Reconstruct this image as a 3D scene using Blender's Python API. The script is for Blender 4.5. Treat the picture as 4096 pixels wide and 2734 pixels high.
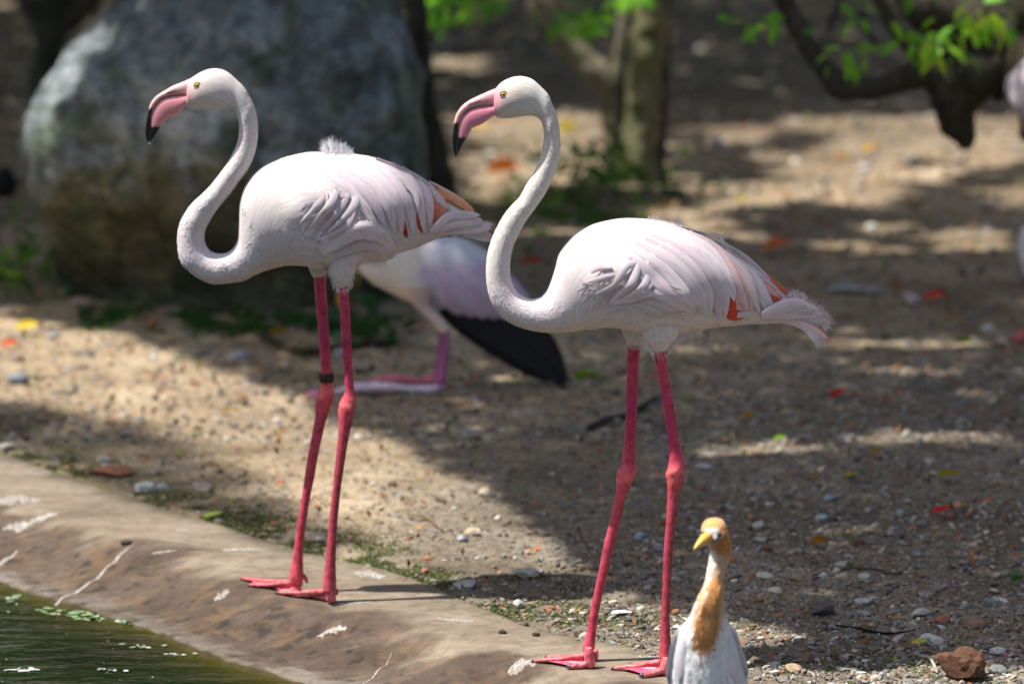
import bpy, math, random
import numpy as np
from mathutils import Vector, Matrix, noise as mnoise
from mathutils.bvhtree import BVHTree

random.seed(7)
RNG = np.random.default_rng(7)
scene = bpy.context.scene
for o in list(bpy.data.objects):
    bpy.data.objects.remove(o)
C = scene.collection

# ------------------------------------------------------------------ camera
CAM_H = 2.06
PITCH = math.radians(10.36)
W_SRC, H_SRC = 4096.0, 2734.0
F_SRC = 12251.0                      # focal length in photograph pixels
cam_d = bpy.data.cameras.new("camera")
cam_d.sensor_width = 36.0
cam_d.lens = 36.0 * F_SRC / W_SRC
cam_d.clip_start = 0.05
cam_d.clip_end = 600
cam_d.dof.use_dof = True
cam_d.dof.focus_distance = 7.19
cam_d.dof.aperture_fstop = 2.1
cam = bpy.data.objects.new("camera", cam_d)
cam.location = (0, 0, CAM_H)
cam.rotation_euler = (math.radians(90) - PITCH, 0, 0)
C.objects.link(cam)
scene.camera = cam

# ------------------------------------------------------------------ light
SUN_EL, SUN_AZ = math.radians(63), math.radians(11)   # sunbeams travel towards +X and a little +Y
SUN_DIR = Vector((math.cos(SUN_EL) * math.cos(SUN_AZ), math.cos(SUN_EL) * math.sin(SUN_AZ), -math.sin(SUN_EL)))
world = bpy.data.worlds.new("World")
scene.world = world
world.use_nodes = True
wn = world.node_tree
bg = wn.nodes["Background"]
sky = wn.nodes.new("ShaderNodeTexSky")
sky.sky_type = 'NISHITA'
sky.sun_disc = False
sky.sun_elevation = SUN_EL
sky.sun_rotation = math.atan2(-SUN_DIR.x, -SUN_DIR.y)
sky.air_density = 1.0
sky.dust_density = 3.0
sky.ozone_density = 0.6
wn.links.new(sky.outputs[0], bg.inputs[0])
bg.inputs[1].default_value = 0.083
sun_d = bpy.data.lights.new("sun", 'SUN')
sun_d.energy = 5.0
sun_d.angle = math.radians(0.53)
sun_d.color = (1.0, 0.95, 0.87)
sun = bpy.data.objects.new("sun", sun_d)
sun.rotation_euler = SUN_DIR.to_track_quat('-Z', 'Y').to_euler()
C.objects.link(sun)
vs = scene.view_settings
vs.view_transform = 'Standard'
vs.look = 'None'
vs.exposure = 0.68
vs.gamma = 1.0
vs.use_curve_mapping = False
scene.cycles.max_bounces = 5
scene.cycles.diffuse_bounces = 3
scene.cycles.glossy_bounces = 2
scene.cycles.transmission_bounces = 2
scene.cycles.transparent_max_bounces = 4
scene.cycles.sample_clamp_indirect = 6.0
scene.cycles.caustics_reflective = False
scene.cycles.caustics_refractive = False

# ------------------------------------------------------------------ measuring the photograph
CP, SP = math.cos(PITCH), math.sin(PITCH)

def ray(px, py):
    """direction through a photograph pixel (4096 wide); arrays welcome"""
    a = (np.asarray(px, float) - W_SRC / 2) / F_SRC
    b = -(np.asarray(py, float) - H_SRC / 2) / F_SRC
    return a, CP + b * SP, -SP + b * CP

def at(px, py, Y):
    """the point on the upright plane Y metres away"""
    dx, dy, dz = ray(px, py)
    k = Y / dy
    return np.stack([dx * k, np.broadcast_to(Y, np.shape(dx * k)) * 1.0, CAM_H + dz * k], -1)

def on_ground(px, py, z=0.0):
    dx, dy, dz = ray(px, py)
    k = (z - CAM_H) / dz
    return np.stack([dx * k, dy * k, CAM_H + dz * k], -1)

def to_px(P):
    P = np.asarray(P, float)
    x, y, z = P[..., 0], P[..., 1], P[..., 2] - CAM_H
    fwd = y * CP - z * SP
    up = y * SP + z * CP
    return W_SRC / 2 + F_SRC * x / fwd, H_SRC / 2 - F_SRC * up / fwd

DK = 4096 / 2349.0                   # my notes were taken on a 2349 wide copy
def D(x, y): return x * DK, y * DK
def dg(x, y, z=0.0): return on_ground(x * DK, y * DK, z)
def da(x, y, Y): return at(x * DK, y * DK, Y)

class Crop:
    def __init__(s, ox, oy, k): s.ox, s.oy, s.k = ox, oy, k
    def px(s, pts):
        p = np.asarray(pts, float)
        return np.stack([s.ox + p[..., 0] / s.k, s.oy + p[..., 1] / s.k], -1)
    def inv(s, px, py): return (px - s.ox) * s.k, (py - s.oy) * s.k

# ------------------------------------------------------------------ small numeric helpers
def smooth(e0, e1, x):
    t = np.clip((x - e0) / (e1 - e0), 0, 1)
    return t * t * (3 - 2 * t)

class Noise2:
    def __init__(s, seed, n=256):
        s.g = np.random.default_rng(seed).random((n, n)); s.n = n
    def __call__(s, x, y):
        xi, yi = np.floor(x).astype(int), np.floor(y).astype(int)
        fx, fy = x - xi, y - yi
        fx = fx * fx * (3 - 2 * fx); fy = fy * fy * (3 - 2 * fy)
        n = s.n
        a = s.g[xi % n, yi % n]; b = s.g[(xi + 1) % n, yi % n]
        c = s.g[xi % n, (yi + 1) % n]; d = s.g[(xi + 1) % n, (yi + 1) % n]
        return (a + (b - a) * fx) * (1 - fy) + (c + (d - c) * fx) * fy - 0.5
    def fbm(s, x, y, o=4):
        r, a = 0, 1.0
        for k in range(o):
            r = r + a * s(x * 2 ** k + 17.3 * k, y * 2 ** k + 5.1 * k); a *= 0.5
        return r
N1, N2, N3, N4 = Noise2(1), Noise2(2), Noise2(3), Noise2(4)

def catmull(P, m):
    """P (n,k) -> m samples"""
    P = np.asarray(P, float)
    n = len(P)
    if n == 2:
        t = np.linspace(0, 1, m)[:, None]
        return P[0] * (1 - t) + P[1] * t
    Q = np.vstack([2 * P[0] - P[1], P, 2 * P[-1] - P[-2]])
    t = np.linspace(0, n - 1 - 1e-9, m)
    i = np.floor(t).astype(int); f = (t - i)[:, None]
    p0, p1, p2, p3 = Q[i], Q[i + 1], Q[i + 2], Q[i + 3]
    return 0.5 * (2 * p1 + (p2 - p0) * f + (2 * p0 - 5 * p1 + 4 * p2 - p3) * f ** 2 + (3 * p1 - p0 - 3 * p2 + p3) * f ** 3)

# ------------------------------------------------------------------ object helpers
def tag(o, label=None, cat=None, group=None, kind=None):
    if label: o['label'] = label
    if cat: o['category'] = cat
    if group: o['group'] = group
    if kind: o['kind'] = kind
    return o

def root_of(o):
    while o.parent: o = o.parent
    return o

def make_mesh(name, V, F, mats, fmat=None, smooth_=True, col=None, uv=None):
    me = bpy.data.meshes.new(name)
    V = np.asarray(V, float)
    if isinstance(F, np.ndarray):
        k = F.shape[1]
        me.vertices.add(len(V)); me.vertices.foreach_set("co", V.ravel())
        me.loops.add(F.size); me.loops.foreach_set("vertex_index", F.ravel().astype(np.int32))
        me.polygons.add(len(F))
        me.polygons.foreach_set("loop_start", np.arange(0, F.size, k, dtype=np.int32))
        me.polygons.foreach_set("loop_total", np.full(len(F), k, dtype=np.int32))
        me.update(calc_edges=True)
    else:
        me.from_pydata([tuple(v) for v in V], [], [tuple(f) for f in F])
        me.update()
    for m in (mats if isinstance(mats, (list, tuple)) else [mats]):
        me.materials.append(m)
    me.polygons.foreach_set("use_smooth", np.full(len(me.polygons), bool(smooth_)))
    if fmat is not None:
        me.polygons.foreach_set("material_index", np.asarray(fmat, dtype=np.int32))
    if col is not None:
        c = np.ones((len(V), 4), np.float32); c[:, :3] = col
        a = me.color_attributes.new("Col", 'FLOAT_COLOR', 'POINT')
        a.data.foreach_set("color", c.ravel())
    if uv is not None:
        a = me.attributes.new("flow", 'FLOAT_VECTOR', 'POINT')
        u3 = np.zeros((len(V), 3), np.float32); u3[:, :uv.shape[1]] = uv
        a.data.foreach_set("vector", u3.ravel())
    return me

def link(name, me, parent=None, loc=None):
    o = bpy.data.objects.new(name, me)
    C.objects.link(o)
    if parent: o.parent = parent
    if loc is not None: o.location = loc
    return o

def mk(name, V, F, mats, parent=None, **kw):
    """mesh object from WORLD coordinates; origin at its thing's base"""
    V = np.asarray(V, float)
    if parent is not None:
        base = np.array(root_of(parent).location)
        me = make_mesh(name, V - base, F, mats, **kw)
        return link(name, me, parent)
    base = np.array([(V[:, 0].min() + V[:, 0].max()) / 2, (V[:, 1].min() + V[:, 1].max()) / 2, V[:, 2].min()])
    me = make_mesh(name, V - base, F, mats, **kw)
    return link(name, me, None, base)

def empty(name, loc):
    o = bpy.data.objects.new(name, None)
    o.empty_display_size = 0.1
    C.objects.link(o)
    o.location = loc
    return o

def copy_tree(o, parent=None):
    c = o.copy(); C.objects.link(c); c.parent = parent
    for ch in o.children: copy_tree(ch, c)
    return c

class MB:
    """collects pieces that belong to one mesh"""
    def __init__(s): s.V, s.F, s.M, s.Cc, s.U, s.n = [], [], [], [], [], 0
    def add(s, V, F, m=0, col=(1, 1, 1), uv=None):
        V = np.asarray(V, float)
        s.V.append(V); s.F += [tuple(int(i) + s.n for i in f) for f in F]
        s.M += [m] * len(F)
        s.Cc.append(np.broadcast_to(np.asarray(col, float), (len(V), 3)).copy())
        s.U.append(uv if uv is not None else np.zeros((len(V), 2)))
        s.n += len(V)
    def build(s, name, mats, parent=None, **kw):
        return mk(name, np.vstack(s.V), s.F, mats, parent, fmat=s.M, col=np.vstack(s.Cc), uv=np.vstack(s.U), **kw)

def loft(A, B, wr, m=60, n=28, side=(0, 1, 0), pw=1.0, shift=None):
    """surface through cross-sections given by two opposite points each"""
    k = np.hstack([np.asarray(A, float), np.asarray(B, float), np.asarray(wr, float)[:, None]])
    if shift is not None: k = np.hstack([k, np.asarray(shift, float)[:, None]])
    S = catmull(k, m)
    a, b, w = S[:, :3], S[:, 3:6], S[:, 6]
    c = (a + b) / 2; h = (a - b) / 2
    L = np.linalg.norm(h, axis=1)
    sd = np.asarray(side, float)
    th = np.linspace(0, 2 * np.pi, n, endpoint=False)
    ct, st = np.cos(th), np.sin(th)
    if pw != 1.0:
        ct = np.sign(ct) * np.abs(ct) ** pw; st = np.sign(st) * np.abs(st) ** pw
    V = c[:, None] + h[:, None] * ct[None, :, None] + (sd[None, None] * (L * w)[:, None, None]) * (-st)[None, :, None]
    if shift is not None:
        V = V + sd[None, None] * S[:, 7][:, None, None]
    ss = np.concatenate([[0], np.cumsum(np.linalg.norm(np.diff(c, axis=0), axis=1))])
    U = np.stack([np.broadcast_to(ss[:, None], (m, n)), (th[None] * L[:, None])], -1)
    V = V.reshape(-1, 3); U = U.reshape(-1, 2)
    F = []
    for i in range(m - 1):
        for j in range(n):
            j2 = (j + 1) % n
            F.append((i * n + j, i * n + j2, (i + 1) * n + j2, (i + 1) * n + j))
    F.append(tuple(range(n - 1, -1, -1)))
    F.append(tuple(range((m - 1) * n, m * n)))
    return V, F, U, (m, n)

def tube(P, R, m=None, n=8, jitter=0.0, squash=1.0):
    """tapered tube along points"""
    P = np.asarray(P, float); R = np.broadcast_to(np.asarray(R, float), (len(P),))
    k = catmull(np.hstack([P, R[:, None]]), m or max(4, len(P) * 4))
    p, r = k[:, :3], np.maximum(k[:, 3], 1e-4)
    T = np.gradient(p, axis=0); T /= np.linalg.norm(T, axis=1)[:, None] + 1e-12
    up = np.array([0.13, 0.21, 1.0]) if abs(T[:, 2]).mean() < 0.8 else np.array([1.0, 0.17, 0.1])
    X = np.cross(T, up); X /= np.linalg.norm(X, axis=1)[:, None]
    Y = np.cross(X, T)
    th = np.linspace(0, 2 * np.pi, n, endpoint=False)
    rr = r[:, None] * np.ones(n)[None]
    if jitter: rr = rr * (1 + jitter * RNG.normal(size=rr.shape))
    V = p[:, None] + X[:, None] * (np.cos(th)[None, :, None] * rr[..., None]) + Y[:, None] * (np.sin(th)[None, :, None] * rr[..., None] * squash)
    m_ = len(p)
    F = [(i * n + j, i * n + (j + 1) % n, (i + 1) * n + (j + 1) % n, (i + 1) * n + j) for i in range(m_ - 1) for j in range(n)]
    F.append(tuple(range(n - 1, -1, -1))); F.append(tuple(range((m_ - 1) * n, m_ * n)))
    ss = np.concatenate([[0], np.cumsum(np.linalg.norm(np.diff(p, axis=0), axis=1))])
    U = np.stack([np.broadcast_to(ss[:, None], (m_, n)), th[None] * r[:, None]], -1).reshape(-1, 2)
    return V.reshape(-1, 3), F, U

def ico(sub):
    import bmesh
    bm = bmesh.new(); bmesh.ops.create_icosphere(bm, subdivisions=sub, radius=1)
    V = np.array([v.co[:] for v in bm.verts]); F = [tuple(v.index for v in f.verts) for f in bm.faces]
    bm.free(); return V, F
ICO1, ICO2, ICO3, ICO5 = ico(1), ico(2), ico(3), ico(5)

# ------------------------------------------------------------------ materials
def material(name, rough=0.8, spec=0.3):
    m = bpy.data.materials.new(name); m.use_nodes = True
    nt = m.node_tree
    b = nt.nodes["Principled BSDF"]
    b.inputs["Roughness"].default_value = rough
    b.inputs["Specular IOR Level"].default_value = spec
    return m, nt, b

def nd(nt, typ, **kw):
    n = nt.nodes.new(typ)
    for k, v in kw.items():
        if k in n.inputs: n.inputs[k].default_value = v
        else: setattr(n, k, v)
    return n

def noise_n(nt, scale, detail=4, rough=0.6, vec=None, stretch=None):
    n = nd(nt, "ShaderNodeTexNoise"); n.inputs["Scale"].default_value = scale
    n.inputs["Detail"].default_value = detail; n.inputs["Roughness"].default_value = rough
    if vec is None:
        g = nd(nt, "ShaderNodeNewGeometry"); vec = g.outputs["Position"]
    if stretch:
        mp = nd(nt, "ShaderNodeMapping"); mp.inputs["Scale"].default_value = stretch
        nt.links.new(vec, mp.inputs[0]); vec = mp.outputs[0]
    nt.links.new(vec, n.inputs["Vector"])
    return n.outputs["Fac"]

def ramp(nt, fac, stops):
    r = nd(nt, "ShaderNodeValToRGB")
    e = r.color_ramp.elements
    while len(e) > 1: e.remove(e[-1])
    e[0].position = stops[0][0]; c = stops[0][1]; e[0].color = (*c, 1) if len(c) == 3 else c
    for p, c in stops[1:]:
        x = e.new(p); x.color = (*c, 1)
    nt.links.new(fac, r.inputs[0])
    return r.outputs[0]

def mix(nt, a, b, fac, mode='MIX'):
    m = nd(nt, "ShaderNodeMix"); m.data_type = 'RGBA'; m.blend_type = mode
    def put(sock, v):
        if hasattr(v, "is_output"): nt.links.new(v, sock)
        elif isinstance(v, (int, float)): sock.default_value = v
        else: sock.default_value = (*v, 1)
    put(m.inputs[0], fac); put(m.inputs[6], a); put(m.inputs[7], b)
    return m.outputs[2]

def bump(nt, b, h, strength=0.3, dist=0.01, prev=None):
    n = nd(nt, "ShaderNodeBump"); n.inputs["Strength"].default_value = strength; n.inputs["Distance"].default_value = dist
    nt.links.new(h, n.inputs["Height"])
    if prev: nt.links.new(prev, n.inputs["Normal"])
    nt.links.new(n.outputs[0], b.inputs["Normal"])
    return n.outputs[0]

def attr(nt, name="Col", out="Color"):
    a = nd(nt, "ShaderNodeAttribute"); a.attribute_name = name
    return a.outputs[out]

g3 = lambda v: (v, v, v)
M = {}
def build_materials():
    # feathers: pigment from the attribute, fine barbs along the flow direction
    m, nt, b = material("feather", 0.85, 0.15)
    fl = attr(nt, "flow", "Vector")
    n1 = noise_n(nt, 1.0, 5, 0.7, fl, (22, 210, 1))
    n2 = noise_n(nt, 1.0, 3, 0.5, fl, (10, 60, 1))
    c = mix(nt, attr(nt), ramp(nt, n1, [(0.3, (0.76, 0.71, 0.75)), (0.5, (0.96, 0.95, 0.96)), (0.66, g3(1.08))]), 1.0, 'MULTIPLY')
    c = mix(nt, c, ramp(nt, n2, [(0.35, (0.94, 0.91, 0.90)), (0.65, g3(1.03))]), 1.0, 'MULTIPLY')
    nt.links.new(c, b.inputs["Base Color"])
    bump(nt, b, n1, 0.4, 0.003)
    b.inputs["Sheen Weight"].default_value = 0.25
    b.inputs["Sheen Roughness"].default_value = 0.6
    M['feather'] = m
    # leathery skin of legs, with scute lines
    m, nt, b = material("leg_skin", 0.42, 0.4)
    fl = attr(nt, "flow", "Vector")
    ns = noise_n(nt, 60, 4)
    wv = nd(nt, "ShaderNodeTexWave"); wv.wave_type = 'BANDS'; wv.bands_direction = 'X'
    wv.inputs["Scale"].default_value = 75; wv.inputs["Distortion"].default_value = 9; wv.inputs["Detail"].default_value = 2
    nt.links.new(fl, wv.inputs[0])
    c = mix(nt, attr(nt), ramp(nt, ns, [(0.34, (0.62, 0.42, 0.55)), (0.5, g3(0.95)), (0.62, g3(1.05)), (0.76, (1.15, 1.6, 1.4))]), 1.0, 'MULTIPLY')
    dk = noise_n(nt, 1.0, 4, 0.7, fl, (70, 260, 1))
    am = nd(nt, "ShaderNodeSeparateColor"); nt.links.new(attr(nt, "grime", "Color"), am.inputs[0])
    mr = nd(nt, "ShaderNodeMapRange"); nt.links.new(dk, mr.inputs[0]); mr.inputs[1].default_value = 0.455; mr.inputs[2].default_value = 0.53
    mu = nd(nt, "ShaderNodeMath", operation='MULTIPLY'); nt.links.new(mr.outputs[0], mu.inputs[0]); nt.links.new(am.outputs[0], mu.inputs[1])
    c = mix(nt, c, (0.045, 0.018, 0.014), mu.outputs[0])
    nt.links.new(c, b.inputs["Base Color"])
    p = bump(nt, b, wv.outputs["Fac"], 0.16, 0.001)
    bump(nt, b, ns, 0.25, 0.002, p)
    M['leg'] = m
    # bill keratin
    m, nt, b = material("bill_keratin", 0.32, 0.5)
    fl = attr(nt, "flow", "Vector")
    n1 = noise_n(nt, 1.0, 4, 0.6, fl, (60, 500, 1))
    c = mix(nt, attr(nt), ramp(nt, n1, [(0.3, (0.86, 0.78, 0.80)), (0.65, g3(1.05))]), 1.0, 'MULTIPLY')
    nt.links.new(c, b.inputs["Base Color"])
    bump(nt, b, n1, 0.35, 0.0012)
    M['bill'] = m
    # plain attribute coloured, rough
    for nm, r, s in (('plain', 0.85, 0.2), ('glossy', 0.12, 0.6), ('band', 0.5, 0.4)):
        m, nt, b = material(nm + "_pigment", r, s)
        nt.links.new(attr(nt), b.inputs["Base Color"]); M[nm] = m
    m, nt, b = material("water_drop", 0.02, 0.5)
    b.inputs["Transmission Weight"].default_value = 1.0; b.inputs["IOR"].default_value = 1.33
    b.inputs["Base Color"].default_value = (0.95, 0.98, 1, 1)
    M['drop'] = m
    # dirt
    m, nt, b = material("sandy_dirt", 0.95, 0.15)
    n1 = noise_n(nt, 3.0, 6, 0.62); n2 = noise_n(nt, 38, 5, 0.7); n3 = noise_n(nt, 150, 3, 0.6)
    c = ramp(nt, n1, [(0.32, (0.36, 0.27, 0.175)), (0.5, (0.53, 0.41, 0.275)), (0.68, (0.67, 0.54, 0.385))])
    c = mix(nt, c, ramp(nt, n2, [(0.30, (0.30, 0.26, 0.23)), (0.46, (0.85, 0.84, 0.82)), (0.60, g3(1.05)), (0.74, (1.35, 1.35, 1.36))]), 1.0, 'MULTIPLY')
    c = mix(nt, c, ramp(nt, n3, [(0.32, g3(0.62)), (0.55, g3(1.0)), (0.72, g3(1.28))]), 0.75, 'MULTIPLY')
    c = mix(nt, c, attr(nt), 1.0, 'MULTIPLY')
    nt.links.new(c, b.inputs["Base Color"])
    p = bump(nt, b, n2, 0.7, 0.02)
    bump(nt, b, n3, 0.6, 0.006, p)
    M['dirt'] = m
    # concrete rim: trowelled, stained
    m, nt, b = material("stained_concrete", 0.85, 0.25)
    n1 = noise_n(nt, 1.0, 6, 0.65, None, (3.0, 6.5, 5)); n2 = noise_n(nt, 1, 6, 0.72, None, (22, 34, 30)); n3 = noise_n(nt, 260, 3, 0.6)
    c = ramp(nt, n1, [(0.28, (0.155, 0.120, 0.088)), (0.5, (0.225, 0.180, 0.134)), (0.7, (0.295, 0.245, 0.188))])
    c = mix(nt, c, ramp(nt, n2, [(0.3, g3(0.60)), (0.5, g3(0.97)), (0.72, (1.2, 1.18, 1.18))]), 1.0, 'MULTIPLY')
    c = mix(nt, c, ramp(nt, n3, [(0.3, g3(0.75)), (0.6, g3(1.08))]), 0.7, 'MULTIPLY')
    c = mix(nt, c, attr(nt), 1.0, 'MULTIPLY')
    nt.links.new(c, b.inputs["Base Color"])
    p = bump(nt, b, n2, 0.55, 0.012)
    bump(nt, b, n3, 0.5, 0.003, p)
    M['concrete'] = m
    # pond water
    m, nt, b = material("pond_water", 0.04, 0.5)
    b.inputs["IOR"].default_value = 1.33
    n1 = noise_n(nt, 2.2, 4, 0.6)
    c = ramp(nt, n1, [(0.35, (0.004, 0.008, 0.003)), (0.6, (0.009, 0.017, 0.005))])
    c = mix(nt, c, attr(nt), 1.0, 'ADD')
    nt.links.new(c, b.inputs["Base Color"])
    w1 = noise_n(nt, 1.0, 4, 0.55, None, (4, 13, 1)); w2 = noise_n(nt, 1.0, 3, 0.55, None, (22, 60, 1))
    p = bump(nt, b, w1, 0.30, 0.05)
    bump(nt, b, w2, 0.15, 0.01, p)
    M['water'] = m
    # boulder
    m, nt, b = material("lichened_rock", 0.9, 0.2)
    n1 = noise_n(nt, 2.2, 7, 0.65); n2 = noise_n(nt, 9, 6, 0.7); n3 = noise_n(nt, 50, 4, 0.6)
    c = ramp(nt, n1, [(0.30, (0.125, 0.15, 0.16)), (0.5, (0.24, 0.275, 0.29)), (0.68, (0.45, 0.48, 0.49))])
    c = mix(nt, c, ramp(nt, n2, [(0.32, g3(0.38)), (0.5, g3(0.95)), (0.64, (1.5, 1.48, 1.42))]), 1.0, 'MULTIPLY')
    c = mix(nt, c, ramp(nt, n3, [(0.3, g3(0.6)), (0.5, g3(0.97)), (0.7, g3(1.3))]), 1.0, 'MULTIPLY')
    c = mix(nt, c, attr(nt), 1.0, 'MULTIPLY')
    nt.links.new(c, b.inputs["Base Color"])
    p = bump(nt, b, n2, 1.0, 0.08); bump(nt, b, n3, 0.5, 0.01, p)
    M['rock'] = m
    # loose stones
    m, nt, b = material("loose_stone", 0.9, 0.2)
    n2 = noise_n(nt, 60, 5, 0.7)
    c = mix(nt, attr(nt), ramp(nt, n2, [(0.28, g3(0.5)), (0.5, g3(0.98)), (0.7, g3(1.25))]), 1.0, 'MULTIPLY')
    nt.links.new(c, b.inputs["Base Color"]); bump(nt, b, n2, 0.8, 0.008)
    M['stone'] = m
    # bark
    m, nt, b = material("bark", 0.95, 0.15)
    n1 = noise_n(nt, 1, 6, 0.7, None, (30, 30, 7)); n2 = noise_n(nt, 9, 5, 0.6)
    c = mix(nt, attr(nt), ramp(nt, n1, [(0.3, g3(0.45)), (0.5, g3(0.95)), (0.7, g3(1.35))]), 1.0, 'MULTIPLY')
    c = mix(nt, c, ramp(nt, n2, [(0.4, (0.75, 0.85, 0.65)), (0.6, g3(1.1))]), 1.0, 'MULTIPLY')
    nt.links.new(c, b.inputs["Base Color"]); bump(nt, b, n1, 0.9, 0.03)
    M['bark'] = m
    # leaves (translucent)
    m, nt, b = material("leaf", 0.5, 0.35)
    n1 = noise_n(nt, 25, 3)
    c = mix(nt, attr(nt), ramp(nt, n1, [(0.3, (0.75, 0.8, 0.7)), (0.65, (1.15, 1.1, 1.0))]), 1.0, 'MULTIPLY')
    nt.links.new(c, b.inputs["Base Color"])
    tr = nd(nt, "ShaderNodeBsdfTranslucent")
    nt.links.new(mix(nt, c, (1.6, 1.8, 0.6), 1.0, 'MULTIPLY'), tr.inputs[0])
    ms = nd(nt, "ShaderNodeMixShader"); ms.inputs[0].default_value = 0.4
    nt.links.new(b.outputs[0], ms.inputs[1]); nt.links.new(tr.outputs[0], ms.inputs[2])
    nt.links.new(ms.outputs[0], nt.nodes["Material Output"].inputs[0])
    M['leaf'] = m
build_materials()
# ------------------------------------------------------------------ terrain
WATER_Z = -0.10
_r = np.array([dg(x, y) for x, y in [(0, 1035), (60, 1058), (200, 1108), (330, 1150), (440, 1185), (560, 1222), (700, 1266), (800, 1288), (900, 1312), (1000, 1345), (1100, 1390), (1200, 1430), (1290, 1452), (1400, 1470), (1500, 1492), (1600, 1530), (1720, 1562)]])
_w = np.array([dg(x, y, WATER_Z) for x, y in [(0, 1335), (130, 1385), (330, 1440), (430, 1490), (560, 1535), (700, 1568)]])
_rx = np.concatenate([[-30, -8, -3.0], _r[:, 0], [1.2, 2.5, 6, 40]])
_ry = np.concatenate([[10.8, 10.6, 10.1], _r[:, 1], [_r[-1, 1] - 0.45, _r[-1, 1] - 1.3, 3.2, 2.0]])
_wx = np.concatenate([[-30, -8, -3.0], _w[:, 0], [0.1, 0.6, 1.2, 2.5, 6, 40]])
_wy = np.concatenate([[9.6, 9.4, 8.95], _w[:, 1], [6.62, 5.95, 5.4, 4.3, 2.0, 1.0]])

def rim_y(x): return np.interp(x, _rx, _ry)
def shore_y(x): return np.interp(x, _wx, _wy)

def rim_t(x, y):
    r, w = rim_y(x), shore_y(x)
    return (r - y) / np.maximum(r - w, 0.1)

def z_concrete(x, y):
    t = rim_t(x, y)
    z = -0.092 * smooth(0.42, 0.97, t) - 0.35 * np.clip(t - 0.97, 0, 5)
    lump = smooth(0.45, 0.70, t)
    z = z + 0.034 * lump * N1.fbm(x * 4.5 + 9, y * 8 + 4, 5) * (1 - smooth(0.80, 0.98, t) * 0.85)
    z = z + 0.005 * N2.fbm(x * 9, y * 12, 3) * (0.3 + lump) + 0.004 * N4.fbm(x * 35, y * 50, 3) * lump
    return z + 0.004

def z_dirt(x, y):
    t = rim_t(x, y)
    d = y - rim_y(x)
    z = 0.014 * N3.fbm(x * 2.2, y * 2.2, 5) * smooth(-0.05, 0.5, d) + 0.006 * N2.fbm(x * 14 + 3, y * 14, 3) + 0.004
    z = z + 0.0065 * N4.fbm(x * 38, y * 38, 3) * (y < 11)
    edge = d + 0.035 * N1.fbm(x * 7, y * 7, 4)
    z = z - 0.035 * smooth(0.015, -0.05, edge) - 0.75 * np.clip(t - 0.5, 0, 4) * 0.5
    far = np.clip(y - 20, 0, None)
    return z + 0.05 * N1.fbm(x * 0.3, y * 0.3, 3) * smooth(12, 18, y)

def sheet(name, Ys, Us, halfw, zf, mat, colf):
    YY, UU = np.meshgrid(Ys, Us, indexing='ij')
    XX = UU * halfw(YY)
    ZZ = zf(XX, YY)
    V = np.stack([XX, YY, ZZ], -1).reshape(-1, 3)
    a, b = YY.shape
    idx = np.arange(a * b).reshape(a, b)
    F = np.stack([idx[:-1, :-1], idx[:-1, 1:], idx[1:, 1:], idx[1:, :-1]], -1).reshape(-1, 4)
    col = colf(V[:, 0], V[:, 1])
    me = make_mesh(name, V, F, mat, col=col)
    return link(name, me)

def grow(a, b, s0, rate):
    r = [a]
    while r[-1] < b:
        r.append(r[-1] + s0); s0 *= rate
    return np.array(r)

def ground_col(x, y):
    d = y - rim_y(x)
    moss = smooth(0.55, 0.0, -0.25 * smooth(-0.2, 0.6, x) + d + 0.22 * N1.fbm(x * 3, y * 5, 4)) * smooth(-0.15, 0.35, N2.fbm(x * 11, y * 14, 4) + 0.25)
    c = np.ones((len(x), 3))
    c = c * (1 - moss[:, None]) + moss[:, None] * np.array([0.56, 0.64, 0.34])
    # grey gravelly stretch on the right, partial shade and mossy grey painted along the rim on the left
    px, py = to_px(np.stack([x, y, 0 * x], -1)); px, py = px / DK, py / DK
    gr = smooth(-60, 260, (py - 880) + (px - 1300) * 0.25) * smooth(600, 1300, px + 0.6 * (py - 900))
    c = c * (1 - gr[:, None]) + gr[:, None] * np.array([0.56, 0.61, 0.68])
    rim_dim = smooth(-30, 60, py - (930 + 0.42 * np.clip(px, -500, 1000))) * smooth(1200, 900, px)
    c = c * (1 - 0.8 * rim_dim[:, None]) + 0.8 * rim_dim[:, None] * np.array([0.62, 0.66, 0.64])
    c = c * (1 - 0.20 * smooth(10.5, 14, y))[:, None]; fz = smooth(15, 20, y)[:, None]; c = c * (1 - fz) + c * fz * np.array([0.80, 0.82, 0.86])  # fz darkens and greys the farthest ground to deepen its shade
    bl = 0.8 + 0.5 * N3.fbm(x * 1.3, y * 1.3, 4)
    return np.clip(c * np.clip(bl, 0.6, 1.15)[:, None], 0, 2)

Us = np.concatenate([-grow(1.0, 30, 0.12, 1.35)[::-1], np.linspace(-0.99, 0.99, 330), grow(1.0, 30, 0.12, 1.35)])
Ys = np.concatenate([grow(-12, 5.9, 0.6, 1.0)[:-1], grow(6.0, 9.5, 0.0085, 1.0022), grow(9.6, 30, 0.03, 1.015), grow(31, 260, 1.2, 1.12)])
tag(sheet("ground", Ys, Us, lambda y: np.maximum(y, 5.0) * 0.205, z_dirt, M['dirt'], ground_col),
    "sandy dirt yard strewn with gravel, leaves and twigs", None, None, 'structure')

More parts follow.
